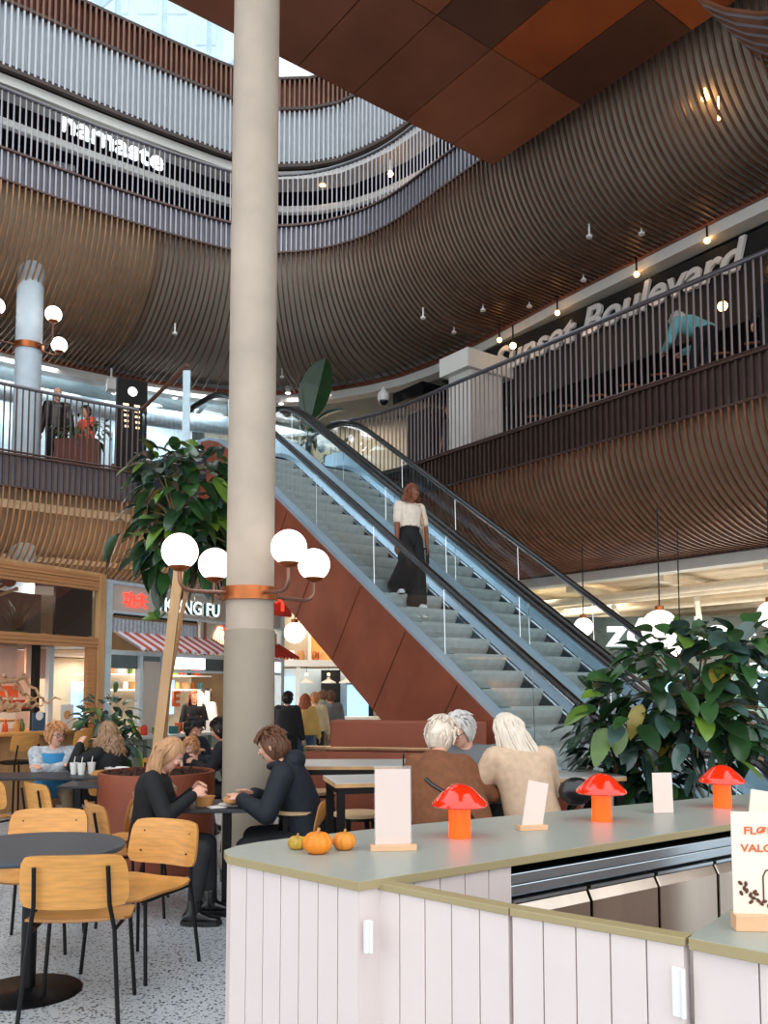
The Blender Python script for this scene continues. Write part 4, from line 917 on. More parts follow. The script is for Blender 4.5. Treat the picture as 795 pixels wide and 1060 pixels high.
for i, (x, z, m_, r_) in enumerate([(-.62, 1.02, 'red_flat', .04), (-.5, 1.02, 'white_enamel', .05), (-.36, 1.02, 'ply', .045), (-.2, 1.02, 'terracotta', .04), (.2, 1.02, 'white_enamel', .05), (.33, 1.02, 'orange_flat', .035), (.46, 1.02, 'kraft', .045), (.56, 1.02, 'leaf_light', .04), (1.38, 1.02, 'leaf_mid', .05)]):
    mb = MB(); mb.lathe([(r_*.8, 0), (r_, .02), (r_, .09), (r_*.5, .12), (r_*.45, .16)], n=14); o = mb.build('jar', m_, None, True); put(o, x, .1+.03*(i % 3), z)
    tag(o, '%s jar on the kiosk counter, %s' % (['red','white','light wooden','terracotta','white','orange','tan','light green','dark green'][i], ['left of the framed picture','just right of the red jar','left of the framed picture by the white jar','nearest the framed picture','right of the framed picture','between the picture and blue menu','left of the blue menu','next to the blue menu','at the far end by the corner post'][i]), 'jar')
for i, (x, mm) in enumerate([(-.03, 'white_enamel'), (.1, 'paper'), (.22, 'white_enamel'), (.34, 'duct')]):
    mb = MB(); mb.lathe([(.05, 0), (.05, .22), (.035, .25), (.035, .28)], n=14); mb.mi = 1; mb.lathe([(.051, .06), (.051, .16)], n=14); o = mb.build('glass_jar', [mm, ['orange_flat', 'red_flat', 'sage', 'kraft'][i]], None, True); put(o, x-.1, .45, 2.22)
    tag(o, 'labelled white jar in the kiosk upper display, %s' % ['with orange band', 'with red band', 'with green band', 'greyish with tan band'][i], 'jar')
for i, (x, lb) in enumerate(((.62, 'spiky grass in a pale green pot in the kiosk upper display'), (-.75, 'spiky grass plant at the left end of the kiosk upper display'))):
    t = thing('grass_plant', lb, 'plant'); put(t, x, .35, 2.22); mb = MB(); mb.lathe([(.1, 0), (.13, .12), (.12, .12)], n=20); mb.build('pot', 'pot_green', t, True)
    mb = MB()
    for q in range(70): a = rk.random()*6.28; r_ = rk.uniform(.1, .38); h_ = rk.uniform(.35, .6); mb.tube([(.05*cos(a), .05*sin(a), .1), (r_*.5*cos(a), r_*.5*sin(a), h_*.8), (r_*cos(a), r_*sin(a), h_)], [.006, .005, .001], 3)
    mb.build('grass_blades', 'leaf_dark', t)
for i, (a, b, lb) in enumerate((((-.5, .2, 2.45), (.35, .2, 2.98), 'giant wooden fork hanging slantwise in the kiosk display'), ((-.7, .25, 2.4), (.5, .25, 2.9), 'giant pale wooden spoon hanging under the fork in the kiosk display'))):
    t = thing('giant_cutlery', lb, 'decoration'); put(t, 0, 0, 0); mb = MB(); mb.tube([a, b], [.025, .02], 8); mb.build('handle', 'wood' if i else 'hair_braid', t, True)
    mb = MB(); 
    if i: mb.sphere(a, .09, 14, 8, (1.2, .4, .8)); mb.sphere(b, .03, 8, 6)
    else:
        d = (Vector(a)-Vector(b)).normalized(); s = Vector((-d.z, 0, d.x)); mb.sphere(Vector(a)+d*.02, .07, 12, 8, (1, .4, 1))
        for q in (-.06, -.02, .02, .06): mb.tube([Vector(a)+s*q, Vector(a)+s*q*1.2+d*.2], [.014, .006], 6)
        mb.sphere(b, .09, 12, 8, (1.2, .5, .8))
    mb.build('head', 'wood' if i else 'hair_braid', t, True)
# chairs at the kiosk counter
for i, (x, lb) in enumerate(((.0, 'bar chair with plywood back at the kiosk counter, left of the blue-vest woman'), (.95, 'bar chair with plywood back at the kiosk counter, right of the blue-vest woman'), (-.9, 'bar chair at the kiosk counter at the left edge'))):
    t = thing('bar_chair', lb, 'chair'); M4 = KM @ Matrix.Translation((x, -.5, 0)); t.matrix_world = M4
    shell(lambda u, v: Vector((u*.2, -.17-.03*v+.04*u*u, .93+v*.11)), 12, 8, .012).build('backrest', ['ply', 'ply_edge'], t, True)
    mb = MB(); mb.lathe([(.18, .66), (.2, .675), (.2, .69), (.18, .7)], n=24); mb.build('seat', 'black_metal', t, True)
    for a in range(4):
        sx, sy = ((-1,-1),(1,-1),(1,1),(-1,1))[a]; mb = MB(); mb.tube([(sx*.15, sy*.15, .67), (sx*.2, sy*.2, 0)], .012, 6); mb.build('leg', 'black_metal', t)
        if sy < 0: mb = MB(); mb.tube([(sx*.15, -.15, .66), (sx*.15, -.2, .9)], .01, 6); mb.build('back_strut', 'black_metal', t)
# ================================================================== NOODLE STAND
na = atan2(.876, .483); NM = LF(-4.02, 12.68, na)
n_ = thing('noodle_stand', 'grey noodle stand with lit name letters and striped awning', 'food stand'); n_.matrix_world = NM
def nb(nm, mt, boxes, par=None, bev=0):
    mb = MB()
    for b in boxes: mb.bx(*b)
    return mb.build(nm, mt, par or n_, bevel=bev)
nb('sign_fascia', 'sign_grey', [(0, 4.3, 0, .08, 2.72, 3.14)]); nb('top_frame', 'duct', [(-.05, 4.35, -.03, .1, 3.12, 3.17), (-.05, 4.35, -.03, .1, 2.69, 2.73)])
nb('corner_post', 'duct', [(-.1, .02, -.04, .1, 0, 3.17)]); nb('corner_post', 'duct', [(.62, .68, -.02, .08, 0, 2.1)]); nb('corner_post', 'duct', [(4.25, 4.35, -.04, .1, 0, 3.17)])
nb('door_panel', 'sign_grey', [(.72, 1.08, .0, .04, .4, 2.0)]); nb('corner_post', 'duct', [(1.1, 1.2, -.02, .1, 0, 2.1)]); nb('lower_beam', 'duct', [(0, 4.3, -.02, .1, 2.08, 2.14), (1.1, 4.3, -.02, .06, 1.84, 1.88)])
nb('dark_transom', 'steel_dark', [(.04, .6, .02, .05, 1.88, 2.08), (.7, 1.08, .02, .05, 1.9, 2.08), (2.15, 3.3, .02, .05, 1.88, 2.08)])
nb('light_box', 'light_panel', [(1.22, 2.1, -.03, .02, 1.9, 2.08)]); nb('light_box', 'light_panel', [(3.35, 4.2, -.03, .02, 1.9, 2.08)])
nb('panel_frame', 'bronze', [(2.08, 2.12, -.03, .02, 2.14, 2.69)]); nb('picture_panel', 'sign_grey', [(2.0, 3.02, .0, .05, 2.14, 2.7)]); nb('panel_frame', 'rust', [(3.02, 3.1, -.03, .06, 2.12, 2.72)])
mb = MB()
for i in range(24): mb.cyl((.06+.08*i, .03, 2.42), (.06+.08*i, .03, 2.62), .033, n=10)
mb.build('ribbed_tile_row', 'tile_blue', n_, True); mb = MB()
for i in range(12): mb.cyl((3.15+.09*i, .03, 2.42), (3.15+.09*i, .03, 2.62), .035, n=10)
mb.build('ribbed_tile_row', 'ply_light', n_, True); nb('lamp_bar', 'dark_void', [(.1, 1.9, -.02, .02, 2.66, 2.69)])
for x0, x1, m1, m2 in ((.1, 2.35, 'awning_red', 'awning_white'), (3.1, 4.2, 'red_flat', 'awning_red')):
    mb = MB(); N_ = int((x1-x0)/.055)
    prevt = None
    for i in range(N_+1):
        x = x0+i*.055; z = .018*cos(i*pi); s = mb.pts([(x, 0, 2.42+z), (x+.16, -.38, 2.16+z), (x, 0, 2.40+z), (x+.16, -.38, 2.14+z)])
        if prevt is not None: mb.mi = 0 if i % 4 == 0 else 1; mb.face((prevt, s, s+1, prevt+1)); mb.face((prevt+2, prevt+3, s+3, s+2)); mb.face((prevt+1, s+1, s+3, prevt+3))
        prevt = s
    mb.build('corrugated_awning', [m1, m2], n_)
tf = lambda x, z, y=-.02: Matrix.Translation((x, y, z)) @ Matrix.Rotation(pi/2, 4, 'X')
text_obj('name_letters', 'KUNG FU', .30, tf(1.04, 2.80, -.05), ['neon_white', 'sign_teal'], n_, .035, bold=.004, sx=1.04)
text_obj('red_characters', '功夫', .26, tf(.24, 2.82), 'neon_red', n_, .01)
t_ = text_obj('glowing_letter', 'N', .34, tf(2.55, 1.3, .5), 'neon_warm', n_, .02, bold=.014, sx=1.1); text_obj('orange_letter', 'E', .34, tf(1.9, 1.3, .5), 'orange_flat', n_, .02, bold=.014)
# bowl outline in neon
mb = MB(); O = Vector((2.5, -.02, 2.3))
bowl = [O+Vector((.28*cos(a), 0, .28*sin(a)*.62+.06)) for a in [pi+i*pi/12 for i in range(13)]]; mb.tube(bowl, .012, 6); mb.tube([bowl[0], bowl[-1]], .012, 6)
for q in range(6): mb.tube([O+Vector((-.2+.07*q, 0, .08)), O+Vector((-.16+.05*q, 0, .2)), O+Vector((-.06+.02*q, 0, .34))], .009, 6)
mb.build('neon_bowl', 'neon_warm', n_)
mb = MB(); mb.tube([O+Vector((-.02, 0, .33)), O+Vector((.34, 0, .12))], .01, 6); mb.tube([O+Vector((0, 0, .36)), O+Vector((.36, 0, .2))], .01, 6); mb.build('neon_chopsticks', 'neon_red', n_)
nb('counter_base', 'sage', [(.1, 4.6, -.62, -.1, 0, .86)]); nb('counter_top', 'table_light', [(.05, 4.65, -.66, -.05, .86, .9)])
for i in range(7): nb('counter_batten', 'sage_dark', [(.1+.7*i, .16+.7*i, -.64, -.62, .0, .86)])
nb('counter_batten', 'sage_dark', [(.1, 4.6, -.635, -.62, .48, .52)])
nb('rear_wall', 'wall_beige', [(0, 4.3, 2.2, 2.26, 0, 2.1)]); [nb('kitchen_window', 'blue_screen', [b]) for b in [(1.25, 1.7, 2.1, 2.18, 1.1, 1.7), (2.9, 3.2, 2.1, 2.18, 1.1, 1.75), (3.35, 3.7, 2.1, 2.18, 1.1, 1.75)]]
nb('shelf_board', 'white_enamel', [(1.2, 4.2, 1.6, 2.0, 1.55, 1.58), (1.2, 4.2, 1.6, 2.0, 1.82, 1.84)]); nb('ceiling_board', 'ceiling_white', [(0, 4.3, .1, 2.2, 2.12, 2.16)])
nb('ceiling_light', 'light_panel', [(1.4, 2.1, .8, 1.1, 2.08, 2.11), (2.9, 3.6, .8, 1.1, 2.08, 2.11)])
rs = random.Random(9)
cl = ['red_flat', 'white_enamel', 'orange_flat', 'kraft', 'leaf_light', 'sign_teal', 'black_metal', 'ply', 'duct', 'brass']; cw = ['red', 'white', 'orange', 'tan', 'green', 'teal', 'black', 'light wooden', 'grey', 'copper']
kinds = ['jar', 'box', 'cup', 'bottle']
wheres = ['at the near corner', 'behind the curly-haired woman', 'left of the slanting stake', 'beside the stake', 'right of the stake', 'above the man in black', 'before the staff', 'near the column']
for i in range(32):
    x = .35+i*.125; kd = kinds[i % 4]; m_ = cl[(i*7) % 10]; mb = MB(); s = rs.uniform(.8, 1.4)
    if kd == 'jar': mb.lathe([(.04*s, 0), (.045*s, .02), (.045*s, .1*s), (.03*s, .12*s), (.03*s, .14*s)], n=12)
    elif kd == 'box': mb.bx(-.06*s, .06*s, -.05, .05, 0, .14*s)
    elif kd == 'cup': mb.lathe([(.03*s, 0), (.045*s, .13*s), (.042*s, .13*s)], n=12)
    else: mb.lathe([(.03, 0), (.032, .14*s), (.012, .19*s), (.012, .24*s)], n=12)
    o = mb.build({'jar': 'condiment_jar', 'box': 'carton', 'cup': 'drink_cup', 'bottle': 'sauce_bottle'}[kd], m_, None, kd != 'box')
    o.matrix_world = NM @ Matrix.Translation((x, -.35+rs.uniform(-.15,.15), .9)); tag(o, '%s %s on the noodle stand counter, %s' % (cw[(i*7) % 10], kd, wheres[min(7, i//4)]), kd, 'things on the noodle stand counter')
for i in range(26):
    x = 1.3+i*.11; z = 1.58 if i % 2 else 1.84; mb = MB(); mb.lathe([(.04, 0), (.045, .1), (.03, .13)], n=10) if i % 3 else mb.bx(-.05, .05, -.05, .05, 0, .13)
    o = mb.build('kitchen_tin', cl[(i*3) % 10], None); o.matrix_world = NM @ Matrix.Translation((x, 1.75, z)); tag(o, 'small kitchen tin on the back shelves of the noodle stand', 'tin', 'tins on the noodle stand shelves')
# ================================================================== FAR STAND BEHIND THE COLUMN
S0 = Vector((-2.35, 19.6)); fa = 0.05; SM = LF(-2.6, 19.6, fa)
s_ = thing('far_coffee_stand', 'white-framed stand with blue-lit kitchen seen behind the queue', 'food stand'); s_.matrix_world = SM
def sb(nm, mt, boxes):
    mb = MB()
    for b in boxes: mb.bx(*b)
    return mb.build(nm, mt, s_)
sb('post', 'white_enamel', [(.18, .34, 0, .12, 0, 3.2)]); sb('post', 'white_enamel', [(.62, .7, 0, .1, 0, 2.2)]); sb('post', 'white_enamel', [(-.6, -.5, 0, .1, 0, 3.2)])
sb('shelf_beam', 'white_enamel', [(-.7, 3.2, -.05, .5, 2.1, 2.24)]); sb('display_back', 'ply', [(.9, 2.3, .4, .45, 2.24, 2.9)]); sb('upper_wall', 'wall_beige', [(-.7, 3.4, .46, .52, 2.24, 3.4)])
sb('display_divider', 'white_enamel', [(.88, .94, .0, .4, 2.24, 2.9), (2.0, 2.06, .0, .4, 2.24, 2.9)])
sb('rear_wall', 'wall_blue', [(-.7, 2.5, 2.0, 2.06, 0, 2.1)]); sb('dark_fridge', 'fridge_black', [(1.15, 1.55, 1.4, 1.9, 0, 2.05), (1.75, 2.35, 1.4, 1.9, 1.7, 2.05), (2.3, 2.42, 1.4, 1.9, .0, 2.05), (1.55, 1.62, 1.4, 1.9, 0, 2.05)]); sb('fridge_glass', 'blue_screen', [(1.78, 2.3, 1.5, 1.55, .8, 1.7)]); sb('fridge_glass', 'blue_screen', [(.1, .5, 1.9, 1.95, 1.2, 1.9)])
sb('beige_pier', 'wall_beige', [(2.5, 4.3, -.4, .3, 0, 2.1)]); sb('counter', 'white_enamel', [(-.5, 2.5, .3, .9, 0, .95)])
for i, x in enumerate((.85, 1.35, 1.75, 2.2)):
    t = thing('pendant_lamp', 'white cone pendant lamp over the far stand, %s' % ['leftmost', 'second from the left', 'third from the left', 'rightmost, beside the beige pier'][i], 'lamp', group=None); t.matrix_world = SM @ Matrix.Translation((x, .1, 1.72))
    mb = MB(); mb.lathe([(.17, 0), (.16, .03), (.04, .09), (.03, .14)], n=20); mb.build('shade', 'white_enamel', t, True); mb = MB(); mb.cyl((0,0,.14), (0,0,.38), .006, n=6); mb.build('cord', 'black_metal', t); mb = MB(); mb.sphere((0,0,.2), .03, 10, 6); mb.build('bulb', 'lamp_warm', t)
for i, (x, m_) in enumerate([(.35, 'kraft'), (.5, 'white_enamel'), (.72, 'kraft'), (1.05, 'brass'), (1.2, 'kraft'), (1.5, 'duct'), (1.75, 'ply'), (2.2, 'white_enamel'), (2.35, 'kraft')]):
    mb = MB(); mb.lathe([(.06, 0), (.09, .08), (.07, .2), (.05, .22)], n=14); o = mb.build('storage_pot', m_, None, True); o.matrix_world = SM @ Matrix.Translation((x, .15, 2.24)); tag(o, 'small pot or basket on the shelf over the far stand', 'pot', 'pots on the far stand shelf')
# red sign fragment behind the column
o = text_obj('red_sign', '中', .5, text_frame((-1.93, 15.2, 3.0), (.5, .87, 0)), 'neon_red', None, .02); mbk = MB(LF(-2.05, 15.1, na)); mbk.bx(0, .9, .1, .16, 2.9, 3.5)
b = mbk.build('board', 'red_flat', None); sg = thing('red_lantern_sign', 'red sign board with a character, just right of the column above the noodle stand', 'sign'); b.parent = sg; o.parent = sg; o.name = 'character'
# ================================================================== RIGHT SIDE: GROUND FLOOR CEILING PIPES AND THE BIG NAME
pd = Vector((.607, -.795)); pn = Vector((.795, .607))
for i, (v, z, r) in enumerate([(12.6, 3.25, .07), (13.3, 3.3, .1), (14.0, 3.15, .06), (14.6, 3.3, .14), (15.4, 3.2, .07), (16.2, 3.3, .1), (17.2, 3.2, .16), (18.3, 3.3, .1)]):
    a = uv(-2, v, z); b = uv(14, v+.3, z); mb = MB(); mb.tube([a, b], r, 12); o = mb.build('ceiling_pipe', 'pipe_white', None, True); tag(o, 'cream pipe running along under the ground-floor ceiling at right, %s' % ['nearest the slatted soffit', 'second from the soffit', 'third, thin', 'fourth, thick', 'fifth, thin', 'sixth', 'seventh, the thickest', 'farthest'][i], 'pipe', 'ceiling pipes at right')
for i in range(7):
    a = uv(1+i*1.9, 12.3, 3.42); b = uv(2.2+i*1.9, 18.6, 3.42); mb = MB(); mb.bar(a, b, .16, .14); o = mb.build('ceiling_beam', 'pipe_white'); tag(o, 'cream cross beam above the pipes of the ground-floor ceiling at right', 'beam', 'ceiling cross beams')
    mb = MB(); mb.tube([uv(1.5+i*1.7, 12.9, 3.08), uv(2.3+i*1.7, 14.2, 2.88)], .05, 8); o = mb.build('branch_duct', 'pipe_white'); tag(o, 'short slanting cream duct under the pipes at right', 'duct', 'slanting branch ducts')
w_ = uv(-3, 18.9, 0); w2_ = uv(12, 18.9, 0)
mb = MB(); mb.bar((w_.x, w_.y, 1.1), (w2_.x, w2_.y, 1.1), .1, 2.2, (0,0,1)); mb.v = []; mb.f = []; mb.m = []
zb0, zb1 = 1.95, 2.95
sg = thing('restaurant_sign_band', 'dark sign band with big white name letters across the far right', 'sign'); Bp = ony(600, 690, 15.5); 
sd = Vector((1, -.12, 0)).normalized(); so_ = Vector((3.2, 16.6, 0))
mb = MB(); a = so_+Vector((0,0,0)); c = a+sd*9
mb.bar((a.x, a.y+.1, 2.25), (c.x, c.y+.1, 2.25), 1.15, .1, (0,1,0)); mb.v = []; mb.f = []; mb.m = []
def wallbox(mb, a, d, L, z0, z1, th=.1):
    n = Vector((-d.y, d.x, 0)); mb.prism([(a.x, a.y), (a.x+d.x*L, a.y+d.y*L), (a.x+d.x*L+n.x*th, a.y+d.y*L+n.y*th), (a.x+n.x*th, a.y+n.y*th)], z0, z1)
wallbox(mb, so_, sd, 10, 2.05, 2.95); mb.build('band', 'sign_dark', sg) if False else None
mat('sign_dark', '#5C625C', .7, 0, .15); mat('menu_teal', '#7C9C90', .6, 0, .2)
mb.build('band', 'sign_dark', sg)
text_obj('name_letters', 'zócalo', .74, text_frame(ony(629, 668, 16.3)-Vector((0,0,0)), sd), 'neon_white', sg, .03, bold=.02, sx=1.15)
for i, s in enumerate(('ARDE', 'SAD', 'ACO')):
    text_obj('menu_letters', s, .26, text_frame(ony(744+i*9, 668, 15.7)+Vector((0,0,-.30*i+.1)), sd), 'neon_white', sg, .01, bold=.004)
mb = MB(); wallbox(mb, so_+Vector((0,.3,0)), sd, 10, 0, 2.05); o = mb.build('wall_far_right', 'menu_teal'); struct(o)
mb = MB(); wallbox(mb, so_+Vector((.0,-1.2,0)), sd, 10, 0, 1.0, .6); o = mb.build('far_service_counter', 'sage'); tag(o, 'green-grey service counter below the big name letters at far right', 'counter')
for i in range(9):
    p = so_+sd*(.4+i*.9)+Vector((0, .24, 0)); mb = MB(); mb.box((p.x, p.y-.05, 1.55), (.55, .05, .5)); o = mb.build('menu_screen', 'blue_screen' if i % 3 else 'light_panel'); tag(o, 'lit menu screen on the wall under the big name letters', 'screen', 'menu screens at far right')
def pendant(px, py, Y, r, label):
    p = ony(px, py, Y); t = thing('globe_pendant', label, 'lamp', (p.x, p.y, p.z), group=None); mb = MB(); mb.sphere((0,0,0), r, 24, 14); mb.build('globe', 'globe', t, True)
    mb = MB(); mb.lathe([(.05, r-.01), (.05, r+.04), (.02, r+.05)], n=16); mb.build('cap', 'brass', t, True); mb = MB(); mb.cyl((0,0,r+.04), (0,0,max(r+.2, 3.6-p.z)), .008, n=6); mb.build('cord', 'black_metal', t); return t
pendant(305, 655, 12.3, .15, 'white globe pendant between the column and the escalator side')
pendant(683, 650, 9.6, .2, 'white globe pendant behind the top of the rubber plant'); pendant(798, 636, 9.2, .14, 'white globe pendant cut by the right edge')
pendant(604, 649, 12, .13, 'white globe pendant seen through the escalator glass'); pendant(704, 668, 11, .15, 'white globe pendant low behind the rubber plant leaves')
# ================================================================== MIDDLE LEVEL
t = thing('info_board', 'black information totem with white symbols beside the balcony', 'board', (-5.05, 17.0, 5.5), .55); mb = MB(); mb.bx(-.3, .3, -.06, .06, 0, 2.25); mb.build('panel', 'dark_void', t)
mb = MB(); mb.bx(-.36, .36, -.05, .05, .0, .5); mb.build('plinth', 'rust_dark', t)
mbx = MB(Matrix.Translation((0,-.065,2.0)) @ Matrix.Rotation(pi/2,4,'X')); mbx.lathe([(.0005,.004),(.09,.004),(.09,0)], n=20); mbx.build('round_symbol', 'lamp_white', t)
for q in range(5):
    for xx in (-.12, .1): mb = MB(); mb.bx(xx-.06+.01*q, xx+.05, -.068, -.06, 1.7-.11*q, 1.74-.11*q); mb.build('symbol_line', 'neon_warm', t)
a = C2; duct = offset(C2, 1.0); i0 = min(range(len(duct)), key=lambda i: (duct[i]-Vector((-11.5, 16))).length) ; i1 = min(range(len(duct)), key=lambda i: (duct[i]-Vector((-3, 21.2))).length)
mb = MB(); mb.tube([(p.x, p.y, 8.1) for p in duct[i0:i1:4]], .22, 14); o = mb.build('air_duct', 'duct', None, True); tag(o, 'long silver air duct under the middle-level ceiling at left', 'duct')
mb = MB()
for i in range(0, 40): pass
wp = offset(C2, 2.5); 
for kq in range(14):
    i = i0+kq*5
    if i < len(wp)-2:
        p = wp[i]; nv = normals(C2)[i]; mb = MB(); mb.box((p.x, p.y, 7.0), (.04, .62, 2.2), Matrix.Rotation(atan2(nv.y, nv.x), 3, 'Z')); 
        o = mb.build('wall_panel', 'duct'); tag(o, 'pale blue-grey panel on the middle-level back wall at left', 'panel', 'wall panels of the middle level')
for (px, py, Y, lb) in ((66,386,18.6,'left of the security camera'),(116,399,19.0,'farthest left-hand spot by the black totem'),(145,405,19.4,'near the info totem'),(181,412,19.9,'beside the glass guard'),(118,407,19,'lower of the pair over the black totem'),(298,407,20,'above the escalator head'),(291,418,20.3,'lowest, above the escalator head')):
    p = ony(px, py, Y); t = thing('ceiling_spotlight', 'small lit ceiling spotlight of the middle level, '+lb, 'lamp', p, group='middle-level spotlights'); mb = MB(); mb.cyl((0,0,0), (0,0,.16), .07, n=12); mb.build('housing', 'white_enamel', t, True); mb = MB(); mb.lathe([(.0005,-.006),(.06,-.006),(.06,0)], n=12); mb.build('lens', 'lamp_white', t)
def cam_dome(px, py, Y, lb):
    p = ony(px, py, Y); t = thing('security_camera', lb, 'camera', p); mb = MB(); mb.lathe([(.1, 0), (.13, .06), (.12, .16), (.06, .22), (.03, .3)], n=20); mb.build('housing', 'white_enamel', t, True); mb = MB(); mb.sphere((0,0,0), .1, 16, 10); mb.build('dome', 'rubber', t, True)
cam_dome(397, 415, 18.2, 'white dome security camera under the ceiling right of the escalator head'); cam_dome(143, 412, 18.5, 'dark dome security camera above the black totem'); 
p = ony(115, 400, 18.3); t = thing('bullet_camera', 'white box camera under the ceiling left of the black totem', 'camera', p, .4); mb = MB(); mb.bx(-.1, .1, -.2, .1, -.12, .12); mb.build('housing', 'white_enamel', t, bevel=.02); mb = MB(); mb.bx(-.02,.02,-.02,.02,.1,.4); mb.build('bracket', 'white_enamel', t)
# right: sign, square column, lamps, seats
sgr = thing('boulevard_sign', 'white italic name letters on black in the dark restaurant of the middle level', 'sign')
pA = ony(511, 384, 15.9); vS = pA.x*V2.x+pA.y*V2.y
def onplane(px, py, v):
    r = _ray(px, py); tt = v/(r[0]*V2.x+r[1]*V2.y); return Vector((r[0]*tt, r[1]*tt, EYE+r[2]*tt))
VS = 11.75; A_ = onplane(512, 388, VS); B_ = onplane(772, 275, VS)
txt = text_obj('name_letters', 'Sunset Boulevard', 1.0, Matrix.Identity(4), 'sign_white', None, .03, shear=.25, bold=.02)
xs_ = [v.co.x for v in txt.data.vertices]; w0_ = max(xs_)-min(xs_); Ltot = (B_-A_).length; sc = Ltot/w0_
txt.data.transform(text_frame(A_, (B_-A_)*1.0, (0,0,1)) @ Matrix.Diagonal((sc, .66, 1, 1))); txt.parent = sgr
mb = MB(); wd = (B_-A_).normalized(); wallbox(mb, Vector((A_.x, A_.y, 0))-wd*1.0+Vector((.06,.05,0)), Vector((wd.x, wd.y, 0)).normalized(), Ltot+3, 7.0, 8.3, .05); mb.build('black_board', 'dark_void', sgr)
cp = onplane(492, 430, 11.2); t = thing('square_column', 'pale square column with a beam head beside the dark restaurant', 'column', (cp.x, cp.y, 5.5), .65); mb = MB(); mb.bx(-.4, .4, -.3, .3, 0, 2.0); mb.build('shaft', 'trim_white', t); mb = MB(); mb.bx(-.55, .7, -.4, .4, 2.0, 2.35); mb.build('head_block', 'trim_white', t)
cp = onplane(455, 420, 12.2); t = thing('black_cabinet', 'tall black cabinet with a small lit top beside the square column', 'cabinet', (cp.x, cp.y, 5.5), .65); mb = MB(); mb.bx(-.6, .6, -.4, .4, 0, 2.0); mb.build('body', 'dark_void', t); mb = MB(); mb.bx(-.9, .7, -.5, .5, 2.2, 2.45); mb.build('hood', 'fridge_black', t)
for (px, py, r_, lb, wm) in ((531,358,.06,'warm glowing bulb at the left end of the boulevard letters',1),(748,317,.07,'warm glowing bulb right of the boulevard letters',1),(732,249,.045,'small spotlight over the boulevard letters, right',0),(659,284,.045,'small spotlight over the boulevard letters, middle',0),(577,324,.045,'small spotlight over the boulevard letters, left',0),(517,352,.045,'small spotlight at the far left end of the boulevard letters',0)):
    p = onplane(px, py, 11.3 if wm else 11.6); t = thing('hanging_bulb' if wm else 'ceiling_spotlight', lb, 'lamp', p); mb = MB(); mb.sphere((0,0,0), r_, 14, 8); mb.build('bulb', 'lamp_warm', t, True); mb = MB(); mb.cyl((0,0,r_), (0,0,.4), .015, n=8); mb.build('stem', 'black_metal', t)
for i in range(8):
    p = onplane(560+i*32, 430-i*13, 11.4); t = thing('rattan_seat', 'curved light slatted seat back behind the right-hand railing', 'seat', (p.x, p.y, 5.5), .65, 'slatted seats in the dark restaurant')
    mb = MB(); 
    for q in range(5): mb.tube([(-.35, 0, .35+.12*q), (-.2, -.12, .37+.12*q), (.1, -.15, .37+.12*q), (.35, 0, .35+.12*q)], .02, 6)
    mb.build('back_slats', 'hair_braid', t, True); mb = MB(); mb.bx(-.35, .35, -.1, .4, .3, .42); mb.build('seat', 'dark_brown', t)
# top level: glowing name, arches, lamps
PA = Vector((-6.06, 15.5, 0)); PB = Vector((-4.5, 16.8, 0))
txt = text_obj('name_letters', 'namaste', 1.0, Matrix.Identity(4), 'neon_white', None, .03, bold=.008); xs_ = [v.co.x for v in txt.data.vertices]; w0_ = max(xs_)-min(xs_); d = Vector((PB.x-PA.x, PB.y-PA.y, 0)); 
sgn = thing('glowing_name_sign', 'glowing white lowercase name letters behind the top-level railing', 'sign'); txt.data.transform(text_frame((PA.x, PA.y, 12.02), d, (0,0,1)) @ Matrix.Diagonal((d.length/w0_, .56, 1, 1))); txt.parent = sgn
wA = offset(W1, 1.9)
for i, (xa, lb) in enumerate(((-6.6, 'pale arch framing the left of the top-level shopfront'), (-3.6, 'pale arch framing the right of the top-level shopfront'))):
    j = min(range(len(wA)), key=lambda q: abs(wA[q].x-xa)+(99 if wA[q].y < 10 else 0)); p = wA[j]; nv = normals(W1)[j]; tdir = Vector((nv.y, -nv.x)); t = thing('arch', lb, 'arch', (p.x, p.y, 10.7)); pts = []
    for q in range(9): a = q/8*pi/2; s = (-1 if i == 0 else 1); pts.append((tdir.x*s*sin(a)*1.7, tdir.y*s*sin(a)*1.7, 1.9*cos(a)))
    mb = MB(); mb.tube(pts, .09, 8); mb.build('arch_band', 'trim_white', t, True)
for i, (xa, z, w2) in enumerate(((-6.2, 11.55, .8), (-4.0, 11.5, .9), (-3.2, 11.45, .7))):
    j = min(range(len(wA)), key=lambda q: abs(wA[q].x-xa)+(99 if wA[q].y < 10 else 0)); p = wA[j]; t = thing('wicker_shade', 'big tan lampshade hanging in the top-level shop, %s' % ['left, under the first letters', 'middle, under the last letters', 'right, by the arch foot'][i], 'lamp', (p.x, p.y, z)); mb = MB(); mb.lathe([(w2*.55, -.35), (w2*.45, .1), (w2*.2, .3)], n=20); mb.build('shade', 'hair_curly', t, True); mb = MB(); mb.cyl((0,0,.3), (0,0,1.3), .012, n=6); mb.build('cord', 'black_metal', t)
for (px, py, lb, r_) in ((65,110,'leftmost of the warm bulbs on the top level',.06),(157,146,'upper bulb right of the glowing letters',.07),(186,157,'brightest bulb just left of the column on the top level',.1),(334,189,'warm bulb right of the column on the top level',.09),(404,180,'small bulb near the bridge edge on the top level',.06)):
    p = ony(px, py, 17 if px < 100 else 18.4 if px < 350 else 17.2); t = thing('hanging_bulb', 'warm glowing bulb, '+lb, 'lamp', p); mb = MB(); mb.sphere((0,0,0), r_, 14, 8); mb.build('bulb', 'lamp_warm', t, True); mb = MB(); mb.cyl((0,0,r_), (0,0,.3), .012, n=6); mb.build('stem', 'white_enamel', t)
du = offset(W1, .8)
